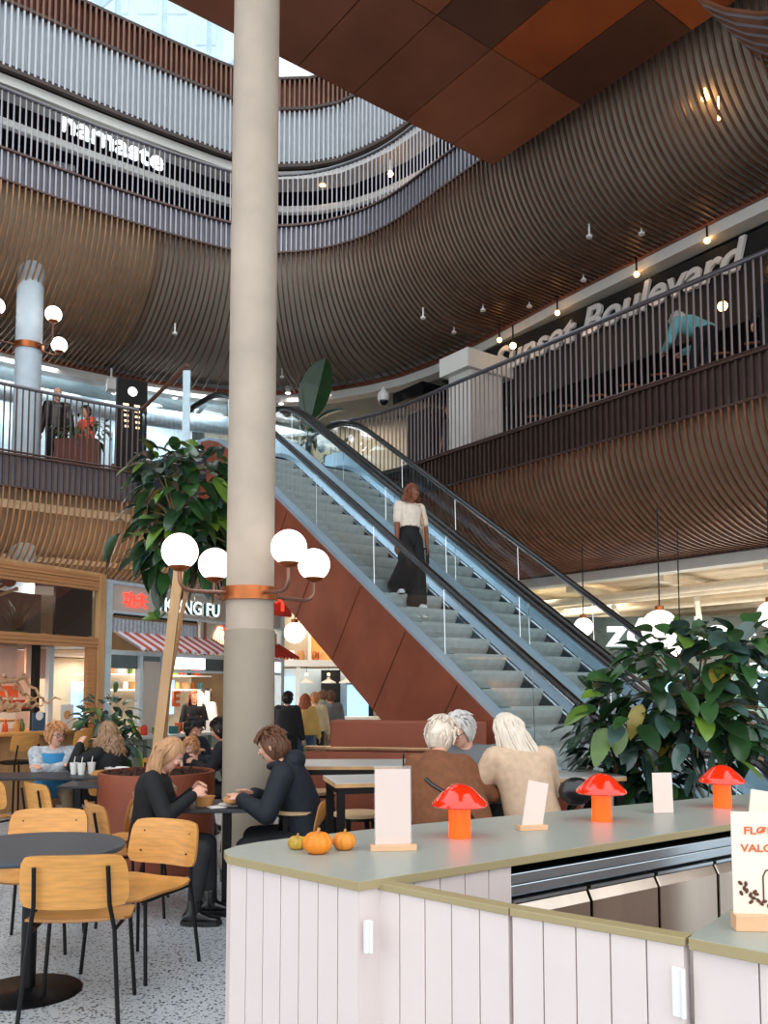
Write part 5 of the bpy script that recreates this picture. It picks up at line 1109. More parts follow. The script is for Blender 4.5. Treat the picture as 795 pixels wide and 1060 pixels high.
for z, r_ in ((12.35, .1), (11.9, .08)):
    mb = MB(); mb.tube([(p.x, p.y, z) for p in (du[::5] if z > 12 else du[int(len(du)*.56)::5])], r_, 8); o = mb.build('top_level_pipe', 'trim_white', None, True); tag(o, '%s white pipe curving round behind the top-level railing' % ('upper' if z > 12 else 'lower'), 'pipe')
# recessed sprinklers/speakers and tiny lights on the soffits
for i, (px, py, z, lb) in enumerate([(730,101,9.6,'high on the right near the slatted wing'),(744,123,9.4,'below the brightest soffit light')]):
    p = onplane(px, py, 9.9); mb = MB(); mb.sphere((0,0,0), .05 if i == 0 else .02, 10, 6); mb.cyl((0,0,.02), (0,0,.3), .01, n=6); o = mb.build('soffit_light', 'lamp_warm'); o.location = p; tag(o, 'tiny warm soffit light '+lb, 'lamp')
for (px, py, lb) in ((59,354,'left, below the globe lamps'), (114,98,'on the pale top band')):
    z = 8.9 if py > 200 else 13.6; p = onz(px, py, z); mb = MB(); mb.sphere((0,0,0), .14, 16, 8, (1,1,.4)); o = mb.build('round_speaker', 'backing_grey', None, True); o.location = p; tag(o, 'round grey ceiling speaker '+lb, 'speaker')

for i, (px, py) in enumerate([(664,243),(604,291),(548,318),(470,345),(500,322),(181,346),(292,391),(322,386),(438,330),(610,246)]):
    p = onz(px, py, 8.5); t = thing('sprinkler_head', 'small white sprinkler head under the big slatted soffit', 'sprinkler', p, group='sprinklers of the big soffit'); mb = MB(); mb.lathe([(.05, 0), (.05, .03), (.015, .05), (.015, .22)], n=10); mb.build('pipe_and_head', 'white_enamel', t, True)
# ================================================================== PEOPLE
def vx(*a): return Vector(a)
def rcone(mb, a, b, r0, r1, n=12, sx=1.0, up=None):
    """tapered limb with rounded ends"""
    a = Vector(a); b = Vector(b); d = (b-a); L = d.length; d = d/L; P = []; R = []
    for k in (0, .35, .7): an = k*pi/2; P.append(a-d*r0*cos(an)); R.append(max(.0008, r0*sin(an)))
    for k in (0, .33, .66, 1): P.append(a.lerp(b, k)); R.append(r0+(r1-r0)*k)
    for k in (.7, .35, 0): an = k*pi/2; P.append(b+d*r1*cos(an)); R.append(max(.0008, r1*sin(an)))
    mb.tube(P, R, n, True, sx, up)
def ring_loft(mb, rings, n=20):
    """rings: (center, half width vec, half depth vec)"""
    base = None; first = None
    for c, a, b in rings:
        st = mb.pts([c+a*cos(2*pi*k/n)+b*sin(2*pi*k/n) for k in range(n)])
        if base is not None:
            for k in range(n): mb.face((base+k, base+(k+1)%n, st+(k+1)%n, st+k))
        else: first = st
        base = st
    mb.face(tuple(first+k for k in reversed(range(n)))); mb.face(tuple(base+k for k in range(n)))
def fuse(mb, name, m, parent, voxel=.012, smooth=5, fac=.5):
    """fuse overlapping closed pieces into one continuous skin"""
    me = bpy.data.meshes.new(name); me.from_pydata(mb.v, [], mb.f); o = bpy.data.objects.new(name+'_tmp', me); C.objects.link(o)
    r = o.modifiers.new('r', 'REMESH'); r.mode = 'VOXEL'; r.voxel_size = voxel; r.use_smooth_shade = True
    if smooth: s = o.modifiers.new('s', 'SMOOTH'); s.factor = fac; s.iterations = smooth
    dg = bpy.context.evaluated_depsgraph_get(); nm = bpy.data.meshes.new_from_object(o.evaluated_get(dg)); bpy.data.objects.remove(o)
    nm.materials.clear(); nm.materials.append(MATS[m]); nm.polygons.foreach_set('use_smooth', [True]*len(nm.polygons))
    q = bpy.data.objects.new(name, nm); C.objects.link(q); q.parent = parent; return q
def ik(a, c, l1, l2, hint):
    a = Vector(a); c = Vector(c); d = c-a; L = min(d.length, (l1+l2)*.999); dn = d.normalized(); x = (l1*l1-l2*l2+L*L)/(2*L); h = sqrt(max(0, l1*l1-x*x))
    hv = Vector(hint); hv = (hv-dn*hv.dot(dn)).normalized(); return a+dn*x+hv*h
def hand_geo(mb, w, d, nrm, s, side, curl=.5, r=.0085):
    """w wrist, d pointing direction, nrm palm normal"""
    d = Vector(d).normalized(); nrm = (Vector(nrm)-d*Vector(nrm).dot(d)).normalized(); x = d.cross(nrm).normalized()*side
    pc = w+d*.05*s; ring_loft(mb, [(w-d*.01, x*.024*s, nrm*.019*s), (w+d*.02*s, x*.034*s, nrm*.017*s), (w+d*.06*s, x*.042*s, nrm*.015*s), (w+d*.09*s, x*.038*s, nrm*.012*s)], 12)
    for k, (o, L) in enumerate(((-.03, .068), (-.010, .078), (.011, .072), (.031, .056))):
        b = w+d*.075*s+x*o*s; a_ = 0; q = b; dd = d
        for j, f in enumerate((.45, .3, .25)):
            a_ += curl*(.5 if j == 0 else .8); dd = d*cos(a_)+nrm*sin(a_); e = q+dd*L*f*s; rcone(mb, q, e, r*s*(1-.1*j), r*s*(.92-.1*j), 8); q = e
    b = w+d*.025*s-x*.028*s; e = b-x*.025*s+d*.03*s+nrm*.012*s; rcone(mb, b, e, .012*s, .010*s, 8); rcone(mb, e, e+d*.03*s+nrm*.012*s-x*.002, .0098*s, .0085*s, 8)
HAIRR = random.Random(21)
def head_frame(look, tilt=0):
    f = Vector(look).normalized(); z = Vector((0,0,1)); u = (z-f*f.z).normalized(); r = f.cross(u).normalized()
    if tilt: q = Quaternion(f, tilt); u = q @ u; r = q @ r
    return f, u, r
def hair(parent, hc, f, u, r, s, m, style, length=.0, sway=(0,0,0), bun=False, span=1.85, seed=0):
    rr = random.Random(seed+5); mb = MB(); R = Matrix((r, f, u)).transposed()
    # cap: covers the crown, sides and nape and leaves the face free
    n, m_ = 28, 14; base = None
    for i in range(m_+1):
        th = pi*i/m_*.80   # from crown downwards
        pts = []
        for k in range(n):
            ph = 2*pi*k/n; fr = cos(ph)   # +1 front
            lim = .80 if fr < .2 else .80-.46*min(1, (fr-.2)/.5)
            t2 = th*lim/.80
            rad = 1.0+(.03 if style != 'short' else .02)+.02*sin(ph*7+i)*.5
            x = sin(t2)*sin(ph)*.088*rad; y = sin(t2)*cos(ph)*.106*rad-.006; z = cos(t2)*.124*rad
            pts.append(hc+R @ (Vector((x, y, z))*s))
        st = mb.pts(pts)
        if base is not None:
            for k in range(n): mb.face((base+k, base+(k+1)%n, st+(k+1)%n, st+k))
        base = st
    g = Vector((0,0,-1))
    if style in ('long', 'curly', 'braids'):
        N = 120 if style == 'long' else 90 if style == 'curly' else 70
        for q in range(N):
            sp_ = span; ph = rr.uniform(-sp_, sp_); th = rr.uniform(.15, 1.3); fr = -cos(ph)   # ph=0 is the back
            loc = Vector((sin(th)*sin(ph)*.09, -sin(th)*cos(ph)*.108, cos(th)*.126))
            p0 = hc+R @ (loc*s*1.01); edge = Vector((sin(ph)*.093, -cos(ph)*.108, -.03)); p1 = hc+R @ (edge*s*rr.uniform(1.0, 1.08))
            L = length*rr.uniform(.75, 1.0); out = (R @ Vector((sin(ph), -cos(ph), 0))); out.z = 0
            pts = [p0, p0.lerp(p1, .5)+(R @ (loc.normalized()))*.016*s, p1]; cur = p1.copy(); S = 7; ps = rr.random()*6
            for j in range(1, S+1):
                t_ = j/S; wv = .0
                if style == 'curly': wv = .022
                elif style == 'long': wv = .004
                cur = cur+g*(L/S)+out*(.012*(1 if style != 'curly' else 1.8)*(1-t_*1.2))+Vector(sway)*(1/S)+Vector((wv*sin(ps+j*2.1), wv*cos(ps*1.3+j*2.3), 0)); pts.append(cur.copy())
            w = (.009 if style == 'long' else .011 if style == 'curly' else .0075)*s
            mb.tube(pts, [w*.8]+[w]*(len(pts)-2)+[w*.35], 5)
    else:
        N = 130
        for q in range(N):
            ph = rr.uniform(-pi, pi); th = rr.uniform(0, 1.75 if abs(ph) < 1.75 else .8)
            loc = Vector((sin(th)*sin(ph)*.09, -sin(th)*cos(ph)*.108, cos(th)*.126)); p0 = hc+R @ (loc*s*1.0)
            nn0 = loc.normalized(); dv = Vector((rr.uniform(-.35,.35), rr.uniform(-.35,.25), -1)); dv = dv-nn0*dv.dot(nn0); dirn = R @ (dv.normalized() if dv.length > .1 else Vector((0,-1,0))); nn = R @ nn0
            L = (.045 if style == 'short' else .07)*s*rr.uniform(.7, 1.2); mb.tube([p0-nn*.002, p0+nn*.009*s+dirn*L*.45, p0-nn*(.0 if style == 'short' else .004)*s+dirn*L], [.009*s, .010*s, .003*s], 5)
    if bun: mb.sphere(hc+R @ Vector((0, -.11*s, .05*s)), .045*s, 12, 8)
    return mb.build('hair', m, parent, True)
def person(label, loc, rz, hip, neck, look, hands, feet, cl, s=1.0, skin='skin', hair_spec=None, group=None, detail=1, shoulder_dir=None, elbow_hint=None, knee_hint=None, tilt=0, toe=None, palm=None, curl=.6, wide=1.0, female=False, sleeves=True, collar=None, name='person', glasses=False, scale=1):
    """local frame: faces +Y, right = +X. hip, neck, hands, feet: points; cl: dict of clothing"""
    t = thing(name, label, 'person', loc, rz, group); t.scale = (scale,)*3
    hip = Vector(hip); neck = Vector(neck); sp = neck-hip; spn = sp.normalized(); X = Vector(shoulder_dir).normalized() if shoulder_dir else Vector((1,0,0))
    Xh = Vector((1,0,0)); fw = X.cross(spn)*-1; fw = spn.cross(X) if spn.cross(X).y > 0 else X.cross(spn); fw.normalize()
    shw = (.165 if female else .19)*wide*s; hw = .10*s
    f, u, r = head_frame(look, tilt); hc = neck+spn*.035*s+u*.12*s+f*.03*s
    sh = {1: neck-spn*.045*s+X*shw, -1: neck-spn*.045*s-X*shw}; el = {}; ha = {}; kn = {}; an = {}; hj = {}
    for i, sd in enumerate((-1, 1)):
        ha[sd] = Vector(hands[i]); hint = elbow_hint[i] if elbow_hint else (sd*.5, -.4, -.8); el[sd] = ik(sh[sd], ha[sd], .285*s, .255*s, hint)
        hj[sd] = hip+Xh*sd*hw-Vector((0,0,.02)); an[sd] = Vector(feet[i]); kh = knee_hint[i] if knee_hint else (sd*.1, 1, .2); kn[sd] = ik(hj[sd], an[sd], .42*s, .41*s, kh)
    vox = .010 if detail > 1 else .014 if detail == 1 else .02
    # ---- body
    mb = MB()
    ring_loft(mb, [(hip-spn*.08*s, Xh*.12*s, fw*.08*s), (hip, Xh*.15*s, fw*.105*s), (hip+sp*.35, X*.12*s, fw*.09*s), (hip+sp*.7, X*.15*s, fw*.105*s), (hip+sp*.9, X*.15*s, fw*.09*s), (neck, X*.07*s, fw*.06*s)])
    rcone(mb, neck-spn*.03, hc-u*.06*s-f*.01*s, .055*s, .05*s)
    R = Matrix((r, f, u)).transposed()
    mb.sphere(hc+u*.02*s-f*.008*s, .1*s, 20, 14, (.78, .98, 1.02), R); mb.sphere(hc-u*.045*s+f*.018*s, .07*s, 16, 12, (.86, 1.0, 1.05), R)
    mb.sphere(hc-u*.095*s+f*.055*s, .025*s, 10, 8, (1.1, .9, .8), R)
    rcone(mb, hc+f*.088*s+u*.012*s, hc+f*.112*s-u*.022*s, .009*s, .014*s, 8)
    for sd in (-1, 1):
        mb.sphere(hc+r*sd*.082*s-f*.008*s-u*.01*s, .028*s, 10, 8, (.35, .7, 1.1), R)
        mb.sphere(hc+r*sd*.035*s+f*.078*s-u*.02*s, .022*s, 8, 6, (1, .8, .9), R)
        rcone(mb, sh[sd], el[sd], .048*s, .038*s); rcone(mb, el[sd], ha[sd], .038*s, .025*s)
        dd = (ha[sd]-el[sd]).normalized(); pm = Vector(palm[0 if sd < 0 else 1]) if palm else Vector((-sd*.5, 0, -.85))
        if detail > 1: hand_geo(mb, ha[sd], dd, pm, s, sd, curl)
        else: hand_geo(mb, ha[sd], dd, pm, s, sd, curl, .0105)
        rcone(mb, hj[sd], kn[sd], .085*s, .056*s); rcone(mb, kn[sd], an[sd], .056*s, .036*s)
    fuse(mb, 'body', skin, t, .009 if detail > 1 else .012 if detail == 1 else .015, 3, .4)
    # ---- face
    if detail >= 1:
        mb = MB()
        for sd in (-1, 1): mb.sphere(hc+r*sd*.031*s+f*.087*s+u*.002*s, .0095*s, 10, 8, (1.2, .7, .75), R)
        mb.build('eyes', 'eye_white', t, True); mb = MB()
        for sd in (-1, 1): mb.sphere(hc+r*sd*.031*s+f*.0925*s+u*.001*s, .0058*s, 8, 6, (1, .6, 1), R); mb.bar(hc+r*sd*.016*s+f*.098*s+u*.021*s, hc+r*sd*.046*s+f*.088*s+u*.022*s, .006*s, .005*s)
        mb.build('pupils_and_brows', 'eye_dark', t, True)
        mb = MB(); mb.sphere(hc+f*.092*s-u*.055*s, .016*s, 12, 6, (1.3, .45, .42), R); mb.build('lips', 'lips', t, True)
    if glasses:
        mb = MB()
        for sd in (-1, 1):
            c = hc+r*sd*.033*s+f*.108*s+u*.002*s; pts = [c+r*.022*s*cos(a*pi/5)+u*.018*s*sin(a*pi/5) for a in range(11)]; mb.tube(pts, .0025*s, 5)
            mb.tube([c+r*sd*.022*s, hc+r*sd*.086*s-f*.01*s+u*.01*s], .0025*s, 5)
        mb.build('glasses', 'eye_dark', t)
    # ---- top
    tp = cl.get('top')
    if tp:
        ft = cl.get('fat', 1.0); e = .018*s*ft; mb = MB(); hem = cl.get('hem', -.06)
        bl = cl.get('blouson', 1.0)
        ring_loft(mb, [(hip+spn*hem*s, Xh*(.155*s*bl+e), fw*(.11*s*bl+e)), (hip+sp*.2, X*(.145*s*bl+e), fw*(.11*s*bl+e)), (hip+sp*.45, X*(.14*s*bl+e), fw*(.11*s*bl+e)), (hip+sp*.75, X*(.16*s*wide+e), fw*(.12*s+e)), (hip+sp*.9, X*(.155*s*wide+e), fw*(.1*s+e)), (neck-spn*.005, X*(.07*s+e*.5), fw*(.065*s+e*.5))])
        for sd in (-1, 1):
            sl = cl.get('sleeve', 1.0); rcone(mb, sh[sd], el[sd] if sl > .5 else sh[sd].lerp(el[sd], sl*2), .056*s+e*.9, .046*s+e*.8)
            if sl > .5: rcone(mb, el[sd], el[sd].lerp(ha[sd], .97 if sl >= 1 else (sl-.5)*2), .046*s+e*.8, .033*s+e*.6)
            rcone(mb, sh[sd]+spn*.0, neck-spn*.02, .05*s+e*.6, .05*s+e*.3)
        if cl.get('hood'): mb.sphere(neck-fw*.08*s+Vector((0,0,.01)), .10*s, 14, 10, (1.15, .8, .75)); mb.tube([neck+X*.1*s*cos(a)-fw*.0+fw*.09*s*sin(a)+spn*.03*s for a in [pi*k/8-.2*0 for k in range(9)]], .028*s, 8)
        if cl.get('puffer'):
            for k in range(7): c = hip+sp*(.05+.13*k); mb.tube([c+X*(.19*s)*cos(a)+fw*.145*s*sin(a) for a in [2*pi*j/16 for j in range(17)]], .03*s, 8)
        if cl.get('poncho'):
            ring_loft(mb, [(hip+Vector((0,-.03,-.14))*s, X*.24*s, fw*.19*s), (hip+sp*.1, X*.265*s, fw*.22*s), (hip+sp*.4, X*.26*s, fw*.22*s), (hip+sp*.65, X*.235*s, fw*.19*s), (hip+sp*.85, X*.18*s, fw*.14*s), (hip+sp*.96, X*.12*s, fw*.1*s), (neck+spn*.03, X*.07*s, fw*.07*s)])
        fuse(mb, cl.get('top_name', 'sweater'), tp, t, vox, 4)
    if cl.get('vest'):
        mb = MB(); e = .046*s
        ring_loft(mb, [(hip-spn*.05*s, Xh*(.155*s+e), fw*(.11*s+e)), (hip+sp*.45, X*(.14*s+e), fw*(.11*s+e)), (hip+sp*.75, X*(.145*s+e), fw*(.12*s+e)), (hip+sp*.93, X*(.12*s+e), fw*(.09*s+e)), (neck-spn*.03, X*(.06*s+e), fw*(.06*s+e))]); fuse(mb, 'vest', cl['vest'], t, vox, 4)
    # ---- trousers
    tr = cl.get('legs')
    if tr:
        w = cl.get('flare', 1.0); e = .012*s; mb = MB(); ring_loft(mb, [(hip-spn*.12*s, Xh*(.14*s+e), fw*(.10*s+e)), (hip, Xh*(.155*s+e), fw*(.11*s+e)), (hip+sp*cl.get('waist', .14), X*(.125*s+e), fw*(.095*s+e))])
        for sd in (-1, 1):
            rcone(mb, hj[sd], kn[sd], .088*s+e, (.058*s+e)*w); an_ = kn[sd].lerp(an[sd], cl.get('cuff', .97)); rcone(mb, kn[sd], an_, (.058*s+e)*w, (.042*s+e)*w*cl.get('hemflare', 1))
        fuse(mb, 'trousers', tr, t, vox, 4)
    # ---- shoes
    if cl.get('shoes'):
        for i, sd in enumerate((-1, 1)):
            td = Vector(toe[i]) if toe else Vector((sd*.15, 1, 0)); td.z = 0; td.normalize(); a = an[sd]; mb = MB(); zf = a.z-.075*s; b0 = Vector((a.x, a.y, zf))
            sdv = Vector((td.y, -td.x, 0)); pr = [(-.07, .035, .05), (-.03, .04, .075), (.04, .042, .065), (.12, .047, .04), (.165, .04, .03), (.19, .02, .022)]
            ring_loft(mb, [(b0+td*x*s+Vector((0,0,.012*s+h*s*.5)), sdv*w_*s, Vector((0,0,h*s*.62))) for x, w_, h in pr], 14)
            if cl.get('boot'): rcone(mb, a-Vector((0,0,.03)), a+(kn[sd]-a).normalized()*.07*s, .05*s, .052*s)
            o = fuse(mb, 'boot' if cl.get('boot') else 'shoe', cl['shoes'], t, .009, 3)
            mb = MB(); pl = [(b0+td*x*s+sdv*y*s) for x, y in ((-.08,-.035),(.1,-.05),(.17,-.04),(.2,0),(.17,.04),(.1,.05),(-.08,.035))]; mb.prism([(p.x, p.y) for p in pl], zf-.005*s, zf+.02*s); mb.build('sole', cl.get('sole', 'rubber'), o)
    if hair_spec: hair(t, hc, f, u, r, s, **hair_spec)
    t['head'] = None; del t['head']
    return t, dict(hc=hc, f=f, u=u, r=r, sh=sh, el=el, kn=kn, an=an, neck=neck, hip=hip, fw=fw, X=X)
# --- 1 woman on the escalator (faces down the escalator, towards us and right)
wp = uv(8.56, 6.94, 2.6)
stepk = math.ceil((8.56-EU0)/(.2/SL)-1e-6)-1; wz = stepk*.2-.02
t, J = person('woman in a cropped white short-sleeved shirt and wide black trousers riding the escalator', (wp.x, wp.y, wz), face(.50, -.86), (0, 0, .97), (-.01, .0, 1.42), (-.45, .9, -.05), [(-.26, .04, .86), (.25, .10, .84)], [(-.09, .04, .085), (.15, -.06, .285)],
    dict(top='cloth_white', top_name='cropped_shirt', sleeve=.36, hem=.14, fat=1.1, legs='cloth_black', flare=1.75, hemflare=1.5, waist=.3, shoes='paper', sole='paper', cuff=.96), 1.0, 'skin_brown', dict(m='hair_braid', style='braids', length=.14), detail=1, female=True, curl=.4, elbow_hint=[(-.8,-.5,0),(.8,-.5,0)], scale=.96)
mb = MB(); mb.tube([J['sh'][-1]+Vector((.05,.06,.03)), Vector((-.14,.12,1.2)), Vector((-.2,.05,.95))], .012, 6); mb.build('bag_strap', 'kraft', t, True)
mb = MB(); mb.box((-.24, -.08, .72), (.10, .30, .24)); b = mb.build('hand_bag', 'leather_black', t, bevel=.03)
# --- 2 blond woman in black
person('blond long-haired woman in a black sweater eating at the small square table', (-1.62, 6.08, 0), face(1, .08), (0, -.02, .52), (.02, .05, .995), (.1, .72, -.45), [(-.10, .29, .85), (.12, .31, .84)], [(-.06, .42, .09), (.22, .34, .09)],
    dict(top='cloth_black', fat=.7, legs='denim_black', shoes='leather_black', boot=1, cuff=.78, waist=.2), .97, 'skin_pink', dict(m='hair_blond', style='long', length=.34, sway=(-.06,-.05,0), span=1.5), detail=2, female=True, elbow_hint=[(-.4,-.3,-.8),(.6,-.3,-.8)], palm=[(.8,.2,-.3),(-.8,.2,-.3)], curl=.8, toe=[(.0,1,0),(.1,1,0)])
# --- 3 man in hoodie
person('young man in a black hooded jacket leaning on the small square table', (-.54, 6.24, 0), face(-1, .02), (0, -.02, .53), (-.02, .17, 1.02), (.18, .9, -.32), [(-.16, .44, .80), (.08, .40, .81)], [(-.12, .22, .09), (.14, .3, .09)],
    dict(top='cloth_navy', top_name='hooded_jacket', hood=1, fat=1.7, blouson=1.1, legs='cloth_black', flare=1.15, shoes='leather_black'), 1.02, 'skin_pink', dict(m='hair_brown', style='mid'), detail=2, elbow_hint=[(-.5,.0,-.9),(.5,.0,-.9)], palm=[(.1,0,-1),(-.1,0,-1)], curl=.25)
# --- 4-6 group at the high table
person('person with short pale hair in a brown poncho, back to us at the high table', (.40, 4.95, 0), face(.15, 1), (0, 0, .76), (-.11, .14, 1.17), (.35, .8, -.35), [(-.22, .36, 1.05), (.2, .36, 1.05)], [(-.15, .25, .33), (.15, .25, .33)],
    dict(top='cloth_brown', top_name='poncho', poncho=1, fat=.6, legs='cloth_black', shoes='leather_black'), .88, 'skin', dict(m='hair_platinum', style='mid'), wide=.85)
person('grey-haired person in glasses facing the brown poncho across the high table', (.68, 6.12, 0), face(-.35, -1), (0, 0, .72), (.08, .08, 1.16), (.3, .8, -.4), [(-.2, .3, 1.05), (.2, .3, 1.05)], [(-.15, .25, .33), (.15, .25, .33)],
    dict(top='cloth_grey', fat=1.2, legs='cloth_black', shoes='leather_black'), .95, 'skin_pink', dict(m='hair_grey', style='mid'), glasses=True)
person('woman with long platinum hair in a beige cropped jacket, back to us', (.87, 5.02, 0), face(-.25, 1), (0, 0, .76), (-.07, .10, 1.20), (-.35, .8, -.45), [(-.22, .34, 1.06), (.1, .38, 1.06)], [(-.15, .25, .33), (.15, .25, .33)],
    dict(top='cloth_beige', top_name='cropped_jacket', fat=1.7, blouson=1.12, hem=.0, legs='leather_black', shoes='leather_black', flare=1.1), .88, 'skin_pink', dict(m='hair_platinum', style='long', length=.28, sway=(.10,-.03,0)), wide=1.05, female=True)
o = bpy.data.objects.new('x', None)
mb = MB(); mb.sphere((0,0,0), .10, 16, 10, (1.0, .6, .8)); o = mb.build('shoulder_bag', 'leather_black', None, True); o.location = (1.09, 5.0, .98); tag(o, 'black leather bag at the right hip of the platinum-haired woman', 'bag')
pt = [o for o in bpy.data.objects if o.type == 'EMPTY' and 'poncho, back' in str(o.get('label'))][0]
pq = [c for c in pt.children if c.name.startswith('poncho')][0]; sp_pts = []
for xx, zz in ((-.16,1.06),(-.12,1.03),(-.06,1.0),(0,.965),(.05,.925),(.09,.88),(.13,.82),(.16,.75)):
    hit, lo, _n, _i = pq.ray_cast(Vector((xx, -1, zz)), Vector((0, 1, 0)))
    if hit: sp_pts.append(lo+Vector((0, -.004, 0)))
mb = MB(); mb.tube(sp_pts, .011, 6); mb.build('shoulder_strap', 'leather_black', pt, True)
# --- 7, 8 at the long black table
person('curly short-haired woman in a blue vest over a striped blouse, arms folded', (-3.45, 9.2, 0), face(.35, -1), (0, 0, .50), (.02, .06, .95), (-.5, .8, -.15), [(.10, .34, .78), (-.08, .33, .79)], [(-.15, .35, .09), (.15, .35, .09)],
    dict(top='cloth_stripe', top_name='striped_blouse', fat=1.4, vest='vest_blue', fat_=1, legs='khaki', shoes='leather_black'), 1.0, 'skin_pink', dict(m='hair_ginger', style='mid'), glasses=True, wide=1.05, elbow_hint=[(-1,0,-.7),(1,0,-.7)], female=True)
person('woman with long curly greying hair in black, back half turned, holding a glass', (-2.72, 8.82, 0), face(-.55, .35), (0, 0, .50), (0, .05, .97), (0, 1, -.1), [(-.14, .34, 1.0), (.1, .3, .98)], [(-.15, .35, .09), (.15, .35, .09)],
    dict(top='cloth_black', fat=1.2, legs='cloth_black', shoes='leather_black'), 1.0, 'skin_pink', dict(m='hair_curly', style='curly', length=.3), female=True, elbow_hint=[(-.6,.4,-.8),(.6,.4,-.8)])
person('dark-haired person in black bending over food behind the rust planter', (-2.35, 10.0, 0), face(.75, -.6), (0, 0, .52), (.0, .18, 1.0), (.05, .8, -.45), [(-.15, .45, .85), (.15, .45, .85)], [(-.15, .35, .09), (.15, .35, .09)],
    dict(top='cloth_navy', fat=1.2, legs='cloth_black', shoes='leather_black'), 1.05, 'skin', dict(m='hair_dark', style='short', bun=True))
person('fair-haired child eating behind the blond woman', (-2.02, 9.6, 0), face(-.2, -1), (0, 0, .50), (0, .1, .84), (.2, .8, -.4), [(-.14, .36, .82), (.14, .36, .82)], [(-.12, .3, .09), (.12, .3, .09)],
    dict(top='cloth_navy', fat=1, legs='cloth_black', shoes='leather_black'), .85, 'skin_pink', dict(m='hair_ginger', style='short'))
person('person in black partly hidden by the concrete column', (-1.55, 9.3, 0), face(-1, .2), (0, 0, .52), (0, .12, 1.0), (0, .8, -.3), [(-.15, .42, .8), (.15, .42, .8)], [(-.15, .35, .09), (.15, .35, .09)],
    dict(top='cloth_black', fat=1.3, legs='cloth_black', shoes='leather_black'), 1.0, 'skin', dict(m='hair_dark', style='short'))
# --- staff
def standing(label, x, y, fx, fy, cl, s, sk, hr, z=0, detail=0, group=None, look=(0,1,-.05), hands=None, **k):
    return person(label, (x, y, z), face(fx, fy), (0, 0, .92*s), (0, .0, 1.39*s), look, hands or [(-.27*s, .08, .82*s), (.27*s, .08, .82*s)], [(-.1, 0, .085), (.1, 0, .085)], cl, s, sk, hr, detail=detail, group=group, wide=.9, **k)
standing('staff member with reddish shoulder-length hair behind the noodle counter', -3.35, 15.4, .3, -1, dict(top='cloth_black', legs='cloth_black', shoes='rubber'), .94, 'skin_pink', dict(m='hair_red', style='long', length=.16), detail=1, female=True)
standing('dark-haired staff member in a white top behind the noodle counter', -3.38, 16.6, -.3, -1, dict(top='cloth_white', legs='cloth_black', shoes='rubber'), .95, 'skin', dict(m='hair_dark', style='mid'), detail=1, female=True)
# --- queue at the far stand (backs to us)
standing('person in a black puffer jacket, leftmost in the queue right of the column', -1.62, 14.6, .3, 1, dict(top='cloth_black', top_name='puffer_jacket', puffer=1, fat=2.2, blouson=1.2, legs='cloth_black', shoes='rubber'), .92, 'skin', dict(m='hair_dark', style='short'))
standing('long red-haired woman in a yellow jacket in the queue', -1.40, 15.4, .2, 1, dict(top='cloth_yellow', fat=2.2, blouson=1.2, legs='jeans', shoes='rubber'), .90, 'skin', dict(m='hair_red', style='long', length=.3), female=True)
t_, J_ = standing('person in a green hooded top, farthest in the queue', -1.27, 18.0, .2, 1, dict(top='cloth_green', hood=1, fat=1.6, legs='cloth_grey', shoes='rubber'), .93, 'skin', dict(m='hair_brown', style='short'))
standing('person in a cream sweater and dark trousers in the middle of the queue', -1.30, 16.4, .1, 1, dict(top='cloth_cream', fat=1.8, blouson=1.1, legs='denim_black', shoes='paper'), .91, 'skin', dict(m='hair_ginger', style='short'))
standing('blond person almost hidden between the cream and grey sweaters', -1.22, 18.6, .1, 1, dict(top='cloth_cream', fat=1.4, legs='cloth_grey', shoes='rubber'), .88, 'skin', dict(m='hair_blond', style='mid'))
standing('person in a grey jacket, rightmost in the queue', -1.03, 16.9, -.1, 1, dict(top='cloth_grey', fat=1.7, blouson=1.08, legs='khaki', shoes='rubber'), .93, 'skin', dict(m='hair_brown', style='short'))
# --- balcony people
standing('bald man in a black leather jacket standing on the left balcony', -6.15, 16.0, .5, -1, dict(top='leather_black', top_name='leather_jacket', fat=1.7, legs='cloth_black', shoes='rubber'), 1.04, 'skin_pink', None, 5.5, detail=1)
standing('person in an orange top with dark cap of hair standing on the left balcony', -5.75, 16.5, -.7, -1, dict(top='hivis', top_name='orange_top', fat=1.6, legs='jeans', shoes='rubber'), .93, 'skin', dict(m='hair_dark', style='short'), 5.5, detail=1)
# --- right balcony
bp = onplane(731, 360, 10.3)
person('bending person in a teal top behind the right balcony bars', (bp.x, bp.y, 5.5), face(-.4, .9), (0, 0, .85), (0, .38, 1.12), (0, .7, -.6), [(-.15, .62, .8), (.15, .62, .8)], [(-.1, 0, .085), (.1, 0, .085)], dict(top='teal', fat=1.6, legs='cloth_black', shoes='rubber'), .95, 'skin', dict(m='hair_grey', style='mid'), detail=0)
bp = onplane(790, 340, 10.4)
standing('person at the right picture edge behind the balcony bars', bp.x+.15, bp.y, -.5, -.8, dict(top='cloth_black', legs='cloth_black', shoes='rubber'), .93, 'skin', dict(m='hair_brown', style='short'), 5.5)
bp = onplane(467, 425, 11.2)
standing('dark-clad person with a bare forearm beside the black cabinet', bp.x, bp.y, -.8, -.4, dict(top='cloth_black', sleeve=.4, legs='cloth_black', shoes='rubber'), 1.0, 'skin_brown', dict(m='hair_dark', style='short'), 5.5)
# --- man at far right on the ground floor
person('bearded man in a dark jacket seated behind the escalator foot at the right edge', (4.24, 10.15, .0), face(-.5, -1), (0, 0, .55), (0, .05, 1.03), (-.3, .8, -.2), [(-.15, .42, .8), (.15, .42, .8)], [(-.15, .35, .09), (.15, .35, .09)],
    dict(top='cloth_navy', fat=1.7, legs='cloth_black', shoes='rubber'), 1.0, 'skin', dict(m='hair_brown', style='mid'))
